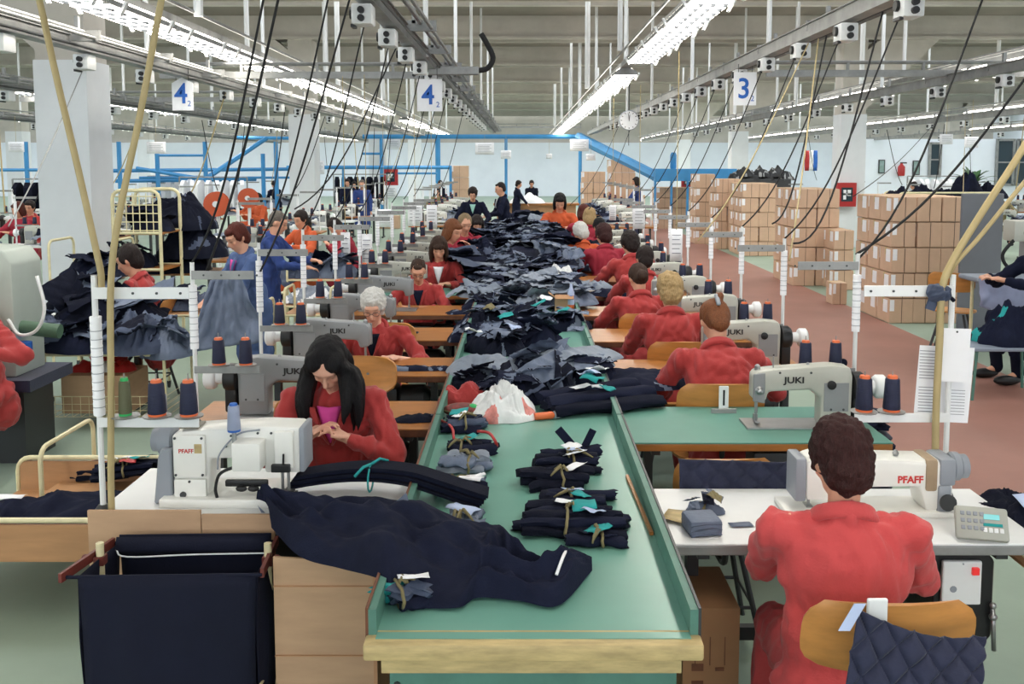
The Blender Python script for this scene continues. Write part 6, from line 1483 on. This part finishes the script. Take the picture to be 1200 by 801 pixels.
# table and carts of the blue workers
cart(at(165, 400, 7.9).x, at(300, 400, 7.9).x, 7.9, 8.5, .78, .84, 'cream tube table in front of the woman in blue-grey dress', 'wood', True)
for i, (px, py, z, m_, lb) in enumerate(((190, 330, .79, 'navy2', 'folded navy stack with a teal print left of the woman in blue'), (232, 338, .79, 'denim', 'blue-grey cloth before the woman in blue'))): heap('cloth_pile', lb, (at(px, 330, 8.2).x, 8.2, z), .6, .4, .14, 0, (m_, 'slate'), 340+i, 'cloth', lining=.08)
bx_ = at(360, 340, 8.9); cart(bx_.x-.22, bx_.x+.22, 8.9, 9.3, .62, .86, 'cream tube cart with a cardboard box below the man in blue', 'wood', True)
cbox(bx_.x, 9.1, .08, .40, .36, .36, 'cardboard box on the cart beside the man in blue', 'boxes on carts')
tb = at(385, 300, 10.6); cart(tb.x-.45, tb.x+.42, 10.5, 11.2, .76, .9, 'cream tube cart carrying slate garments beyond the man in blue', 'wood', True)
for i, (dx, lb) in enumerate(((-.25, 'slate garment heap at the left of the far cart'), (.05, 'blue-grey garment heap in the middle of the far cart'), (.3, 'slate sleeve hanging from the far cart'))): heap('garment_heap', lb, (tb.x+dx, 10.8, .76-(.2 if i == 2 else 0)), .45, .55, .3, .3*i, ('denim' if i != 1 else 'slate', 'navy'), 350+i*2.2, 'garment', 'garments on the far cart', lining=.15, fold=.6)
heap('white_scraps', 'white cloth scraps lying under the second left spool arm', onz(370, 352, .55), .7, .5, .14, 0, ('lin', 'paper'), 361, 'cloth scraps', fold=.8, lining=.3, freq=8, panels=0)
cart(onz(370, 352, .55).x-.4, onz(370, 352, .55).x+.4, onz(370, 352, .55).y-.3, onz(370, 352, .55).y+.3, .54, .62, 'cream tube cart holding white scraps', 'wood', True)
# far left machine and cart
t = thing('pressing_machine', 'pale grey-green upright machine housing at the left edge', 'machine', (at(-14, 320, 6.3).x, 6.3, 0))
b = MB(); rprism(b, [(-.25, .6), (.16, .6), (.16, 1.38), (.10, 1.47), (-.25, 1.5)], 0, .4, 'y', .02, 2); b.build('housing', mat('machine_green_grey', 'b4bdb4', .45, var=.06, scale=4), t, 40)
b = MB(); b.bb(-.5, .3, -.1, .5, .52, .6); b.build('table_plate', M['navyb'], t); b = MB(); b.bb(-.4, .2, 0, .4, 0, .52); b.build('pedestal', M['dsteel'], t)
b = MB(); b.tube([(.14, .1, .93), (.42, .1, .9)], .05, 10); b.build('work_arm', mat('machine_green', '4d6a55', .5), t, 40); b = MB(); b.lathe([(.05, 0), (.06, .02), (.06, .12)], (.2, .02, .72), 12); b.build('motor', M['letblue'], t, 40)
b = MB(); b.tube(smoothpts([(.12, 0, 1.0), (.2, -.02, .9), (.32, -.02, .93), (.38, -.02, 1.08), (.34, -.02, 1.3)], 20), .012, 6); b.build('white_hose', M['white'], t, True); b = MB(); b.tube(smoothpts([(-.2, -.02, 1.2), (.0, -.02, 1.0), (.15, -.02, .92)], 16), .008, 6); b.build('cable', M['rubber'], t, True)
p0 = at(38, 300, 8.6).x; cart(p0, p0+.6, 8.9, 9.4, .95, 1.32, 'tall cream cart with dark pieces in front of the tall column', 'wood', True)
heap('cloth_pile', 'dark pieces on the tall cream cart by the column', (p0+.32, 9.15, .95), .6, .45, .25, 0, ('navy', 'slate'), 371, 'cloth', lining=.1)
heap('jacket_heap', 'dark jacket over the machine of the red profile woman', (at(100, 330, 7.6).x, 7.7, .85), .8, .5, .38, -.2, ('navy2', 'slate'), 373, 'jacket', lining=.06, fold=.4)
bg_table(at(100, 350, 7.8).x, 7.8, 'work table of the red profile woman', 'white'); juki(at(85, 350, 7.8).x, 7.85, PI/2, 'sewing machine of the red profile woman', 'juki2'); chair(at(172, 380, 8.05).x, 8.05, PI/2, 'plywood chair of the red profile woman')
# ================================================================== right middle ground
t = thing('grey_panel', 'dark grey upright panel right of the nearest box stack', 'panel', (at(1147, 330, 11.2).x, 11.2, 0)); b = MB(); b.rbox((0, 0, .85), (.5, .04, 1.7), .01); b.build('board', mat('panel_grey', '6e7178', .6, var=.08, scale=3), t); b = MB(); b.bb(-.25, .25, -.2, .2, 0, .04); b.build('foot', M['dsteel'], t)
tp = at(1168, 330, 9.6); t = thing('pressing_table', 'white pressing table with a lilac-grey cover right of the aisle', 'table', (tp.x, 9.6, 0)); b = MB(); b.rbox((.1, 0, .88), (.8, .45, .05), .02); b.build('tabletop', M['lin'], t)
b = MB(); b.grid(20, 14, lambda u_, v_: ((u_-.5)*.7+.05, -.24-.06*abs(nz(u_*6, v_*2))-.02*v_, .9-v_*(.42-.25*abs(u_-.6))), thick=.004); b.build('cover', mat('lilac_cloth', '9aa0bd', .7, var=.1, scale=6), t, True)
for s in (-1, 1): b = MB(); b.tube([(s*.3+.1, .1, 0), (s*.3+.1, .1, .86)], .018, 8); b.build('leg', M['cream'], t)
t = thing('steam_unit', 'grey steam unit with cables behind the pressing table', 'machine', (tp.x+.35, 9.9, 0)); b = MB(); b.rbox((.1, 0, 1.35), (.4, .25, .22), .02); b.build('head', M['juki'], t, 40); b = MB(); b.rbox((.2, .1, .65), (.16, .2, 1.3), .02); b.build('column', M['juki2'], t, 40); b = MB(); b.tube(smoothpts([(-.05, -.1, 1.3), (-.2, -.1, 1.1), (-.1, -.1, .95), (.1, -.1, 1.0)], 20), .018, 6); b.build('cable', M['rubber'], t, True)
bp = onz(1170, 470, 0); t = thing('metal_bench', 'small bench with green legs carrying navy garments at the right edge', 'bench', (bp.x+.12, bp.y+.25, 0)); b = MB(); b.rbox((0, 0, .45), (.7, .5, .03), .008); b.build('seat', M['lin'], t)
for sx in (-1, 1):
    for sy in (-1, 1): b = MB(); b.tube([(sx*.3, sy*.2, .44), (sx*.34, sy*.23, 0)], .013, 8); b.build('leg', M['greend'], t, 40)
heap('garment_heap', 'navy garments with teal ties on the bench at the right edge', (bp.x+.22, bp.y+.25, .465), .6, .5, .42, 0, ('navy', 'teal'), 381, 'garment', lining=.05, fold=.5)
chair(at(1122, 380, 10).x, 10.1, -.6, 'pale chair beside the pressing table')
rk = at(1125, 225, 19); 
cage(rk.x-1.0, rk.x+1.1, 19.6, 20.4, 1.45, 'cream rack of black garments behind the nearest boxes', (.6, 1.2), False)
for i in range(5): heap('coat_pile', 'black garment heap on the rack behind the boxes, %s from the left' % ordn[i], (rk.x-.85+i*.48, 20, 1.2+(.12 if i > 2 else 0)), .7, .7, .42+.08*(i % 2)+(.2 if i == 3 else 0), .4*i, ('navy2', 'navy'), 390+i*1.9, 'coat', 'black garments on the far rack', nu=24, nv=20, fold=.5)
rk2 = at(890, 208, 26); t = thing('machine_bank', 'dark machine bank with cables beside the right column', 'machine', (rk2.x, 26, 0)); b = MB(); b.rbox((0, 0, .9), (1.6, .6, 1.5), .03); b.build('cabinet', M['dsteel'], t)
for i in range(7): link('coil', heap_mesh(.5, .4, .35, 400+i, ('black', 'galv'), 14, 12, lining=.15), t, (-.65+i*.22, -.1, 1.6+.1*(i % 2)))
# potted plant
t = thing('potted_plant', 'leafy green potted plant standing before the partition wall', 'plant', (at(1140, 215, 30).x, 30, 0)); b = MB(); b.lathe([(.18, 0), (.24, .4), (.26, .42)], (0, 0, 1.0), 12); b.build('pot', M['woodd'], t, 40); b = MB(); b.bb(-.3, .3, -.3, .3, 0, 1.0); b.build('stand', M['wood'], t); leaf = mat('leaf_green', '3f6b3c', .5, var=.3, scale=8)
rl = random.Random(2)
for k in range(26):
    a = rl.uniform(0, 6.28); el = rl.uniform(.1, 1.3); L = rl.uniform(.5, .95); d_ = Vector((math.cos(a)*math.cos(el), math.sin(a)*math.cos(el), math.sin(el)))
    b = MB(); sd = d_.cross(Vector((0, 0, 1))).normalized(); b.grid(6, 3, lambda u_, v_: Vector((0, 0, 1.4))+d_*L*u_-Vector((0, 0, .35*u_*u_*L))+sd*((v_-.5)*.22*math.sin(math.pi*(u_*.9+.08)))+Vector((0, 0, .03*abs(v_-.5)))); b.build('leaf', leaf, t, True)
# garment rails in the distance
for (px, d, m_, lb) in ((250, 25, 'paper', 'rail of white garments behind the blue racking'), (210, 27, 'paper', 'rail of pale garments at the far left'), (422, 32, 'navy2', 'rail of black garments by the third column'), (60, 22, 'navy2', 'rail of dark garments at the far left edge'), (1100, 27, 'paper', 'rail of pale garments on the right')):
    p = at(px, 215, d); t = thing('garment_rail', lb, 'garment rail', (p.x, d, 0)); b = MB(); b.tube([(-.9, 0, 1.7), (.9, 0, 1.7)], .02, 6)
    for s in (-1, 1): b.tube([(s*.9, 0, 0), (s*.9, 0, 1.7)], .02, 6)
    b.build('frame', M['galv'], t)
    for k in range(8):
        b = MB(); b.grid(6, 7, lambda u_, v_: (-.78+k*.22+(v_-.5)*.16, (u_-.5)*.45*(1-.25*(u_ > .8)), 1.62-.95*v_*0-.95*u_ if False else 1.62-.9*(1-abs(0))*v_), thick=.03)
        b = MB(); b.prism([(-.22, 0), (.22, 0), (.2, .78), (.05, .9), (-.05, .9), (-.2, .78)], -.05, .05, 'x'); o = b.build('hanging_garment', M[m_], t); o.location = (-.78+k*.22, 0, .72); o.rotation_euler = (0, 0, .35*math.sin(k*2.1))
# white cloth table at the far centre
t = thing('cutting_table', 'far table with a white cloth between two workers', 'table', (at(617, 232, 28.6).x, 28.8, 0)); b = MB(); b.bb(-1.0, 1.6, -.4, .4, .8, .86); b.build('tabletop', M['wood'], t); b = MB(); b.bb(-.9, 1.5, -.3, .3, 0, .8); b.build('base', M['card2'], t); link('white_cloth', heap_mesh(1.1, .7, .35, 6.1, ('paper',), 20, 16), t, (0, -.1, .86))
# ================================================================== drop cables
def cable(a, c, label, r=.0055, sag=.25, mt='rubber', group='drop cables'):
    a, c = Vector(a), Vector(c); pts = []
    for k in range(17):
        u_ = k/16; p = a.lerp(c, u_); p.z -= sag*math.sin(math.pi*u_)*(.6+.8*u_); pts.append(p)
    b = MB(); b.tube(pts, r, 6); tag(b.build('drop_cable', M[mt], None, True), label, 'cable', group)
for k, y in enumerate(LF):
    if k == 0: continue
    cable((-1.02, BL[k-1]+.1, 3.0), (-1.585, y+.06, 1.58), 'black cable dropping to the stand '+lw(k), sag=.18)
for k, y in enumerate(RF):
    if k == 0: continue
    cable((2.36, BR[k]+.1, 3.0), (1.66, y+.42, 1.58), 'black cable dropping to the stand '+rw(k), sag=.18)
for i, (a, c, sag, mt, lb) in enumerate([((-1.0, 4.2, 3.05), at(242, 318, 4.5), .1, 'rubber', 'black cable from the top edge to the second left stand'), (at(1240, 40, 5.0), at(1003, 298, 4.62), .12, 'rubber', 'long black cable from the right edge to the second right stand'), ((2.36, 6.26, 3.04), at(930, 285, 5.95), .35, 'rubber', 'black cable looping to the third right stand'), ((2.36, 7.4, 3.04), at(905, 262, 7.1), .3, 'rubber', 'black cable to the fourth right stand'),
      ((2.36, 7.86, 3.04), at(818, 282, 7.0), .12, 'hose', 'beige cord running to the fourth right stand'), ((-1.0, 7.75, 3.04), at(345, 245, 7.5), .2, 'rubber', 'black cable crossing above the man in blue'), ((-1.0, 5.6, 3.04), at(305, 318, 5.6), .12, 'rubber', 'black cable to the third left stand'), ((-3.75, 6.75, 3.0), at(6, 250, 6.6), .05, 'hose', 'thin beige cord at the left edge'), (at(100, 75, 9), at(10, 265, 6.3), .05, 'galv', 'thin wire slanting to the left machine'), ((2.36, 7.6, 3.04), at(925, 305, 5.9), .1, 'hose', 'beige cord beside the third right stand'), ((9.6, 20.5, 3.0), at(1128, 250, 13), .1, 'hose', 'beige cord over the black garments'), ((9.6, 22, 3.0), at(1000, 230, 13), .1, 'rubber', 'thin black cable over the red cabinet'), ((2.38, 20, 3.04), at(690, 245, 13.4), .2, 'rubber', 'thin far cable right of the lamp row'), ((2.38, 23, 3.04), at(668, 240, 15), .2, 'rubber', 'thin far cable at the end of the lamp row'), ((-1.0, 16.4, 3.04), at(510, 230, 14), .2, 'rubber', 'thin far cable above the fringe-haired woman')]):
    cable(a, c, lb, .0065 if mt == 'rubber' else .0055, sag, mt, 'loose cables')
rc = random.Random(3)
for k in range(14):
    y = 12+k*1.5; x = -6.6 if k % 2 else -3.75
    cable((x, y, 2.95), (x+rc.uniform(-.9, .3), y+rc.uniform(-.5, .5), 1.5), 'black cable in the left bay, %s one' % ordw(k+1), .009, .15, 'rubber' if k % 3 else 'hose', 'cables of the left bay')
for k in range(12):
    y = 13+k*1.7; x = 9.6 if k % 2 else 14.2
    cable((x, y, 2.95), (x+rc.uniform(-.5, .9), y+rc.uniform(-.5, .5), 1.5), 'cable in the right bay, %s one' % ordw(k+1), .009, .15, 'rubber' if k % 3 else 'hose', 'cables of the right bay')
bpy.data.scenes.remove(TS)
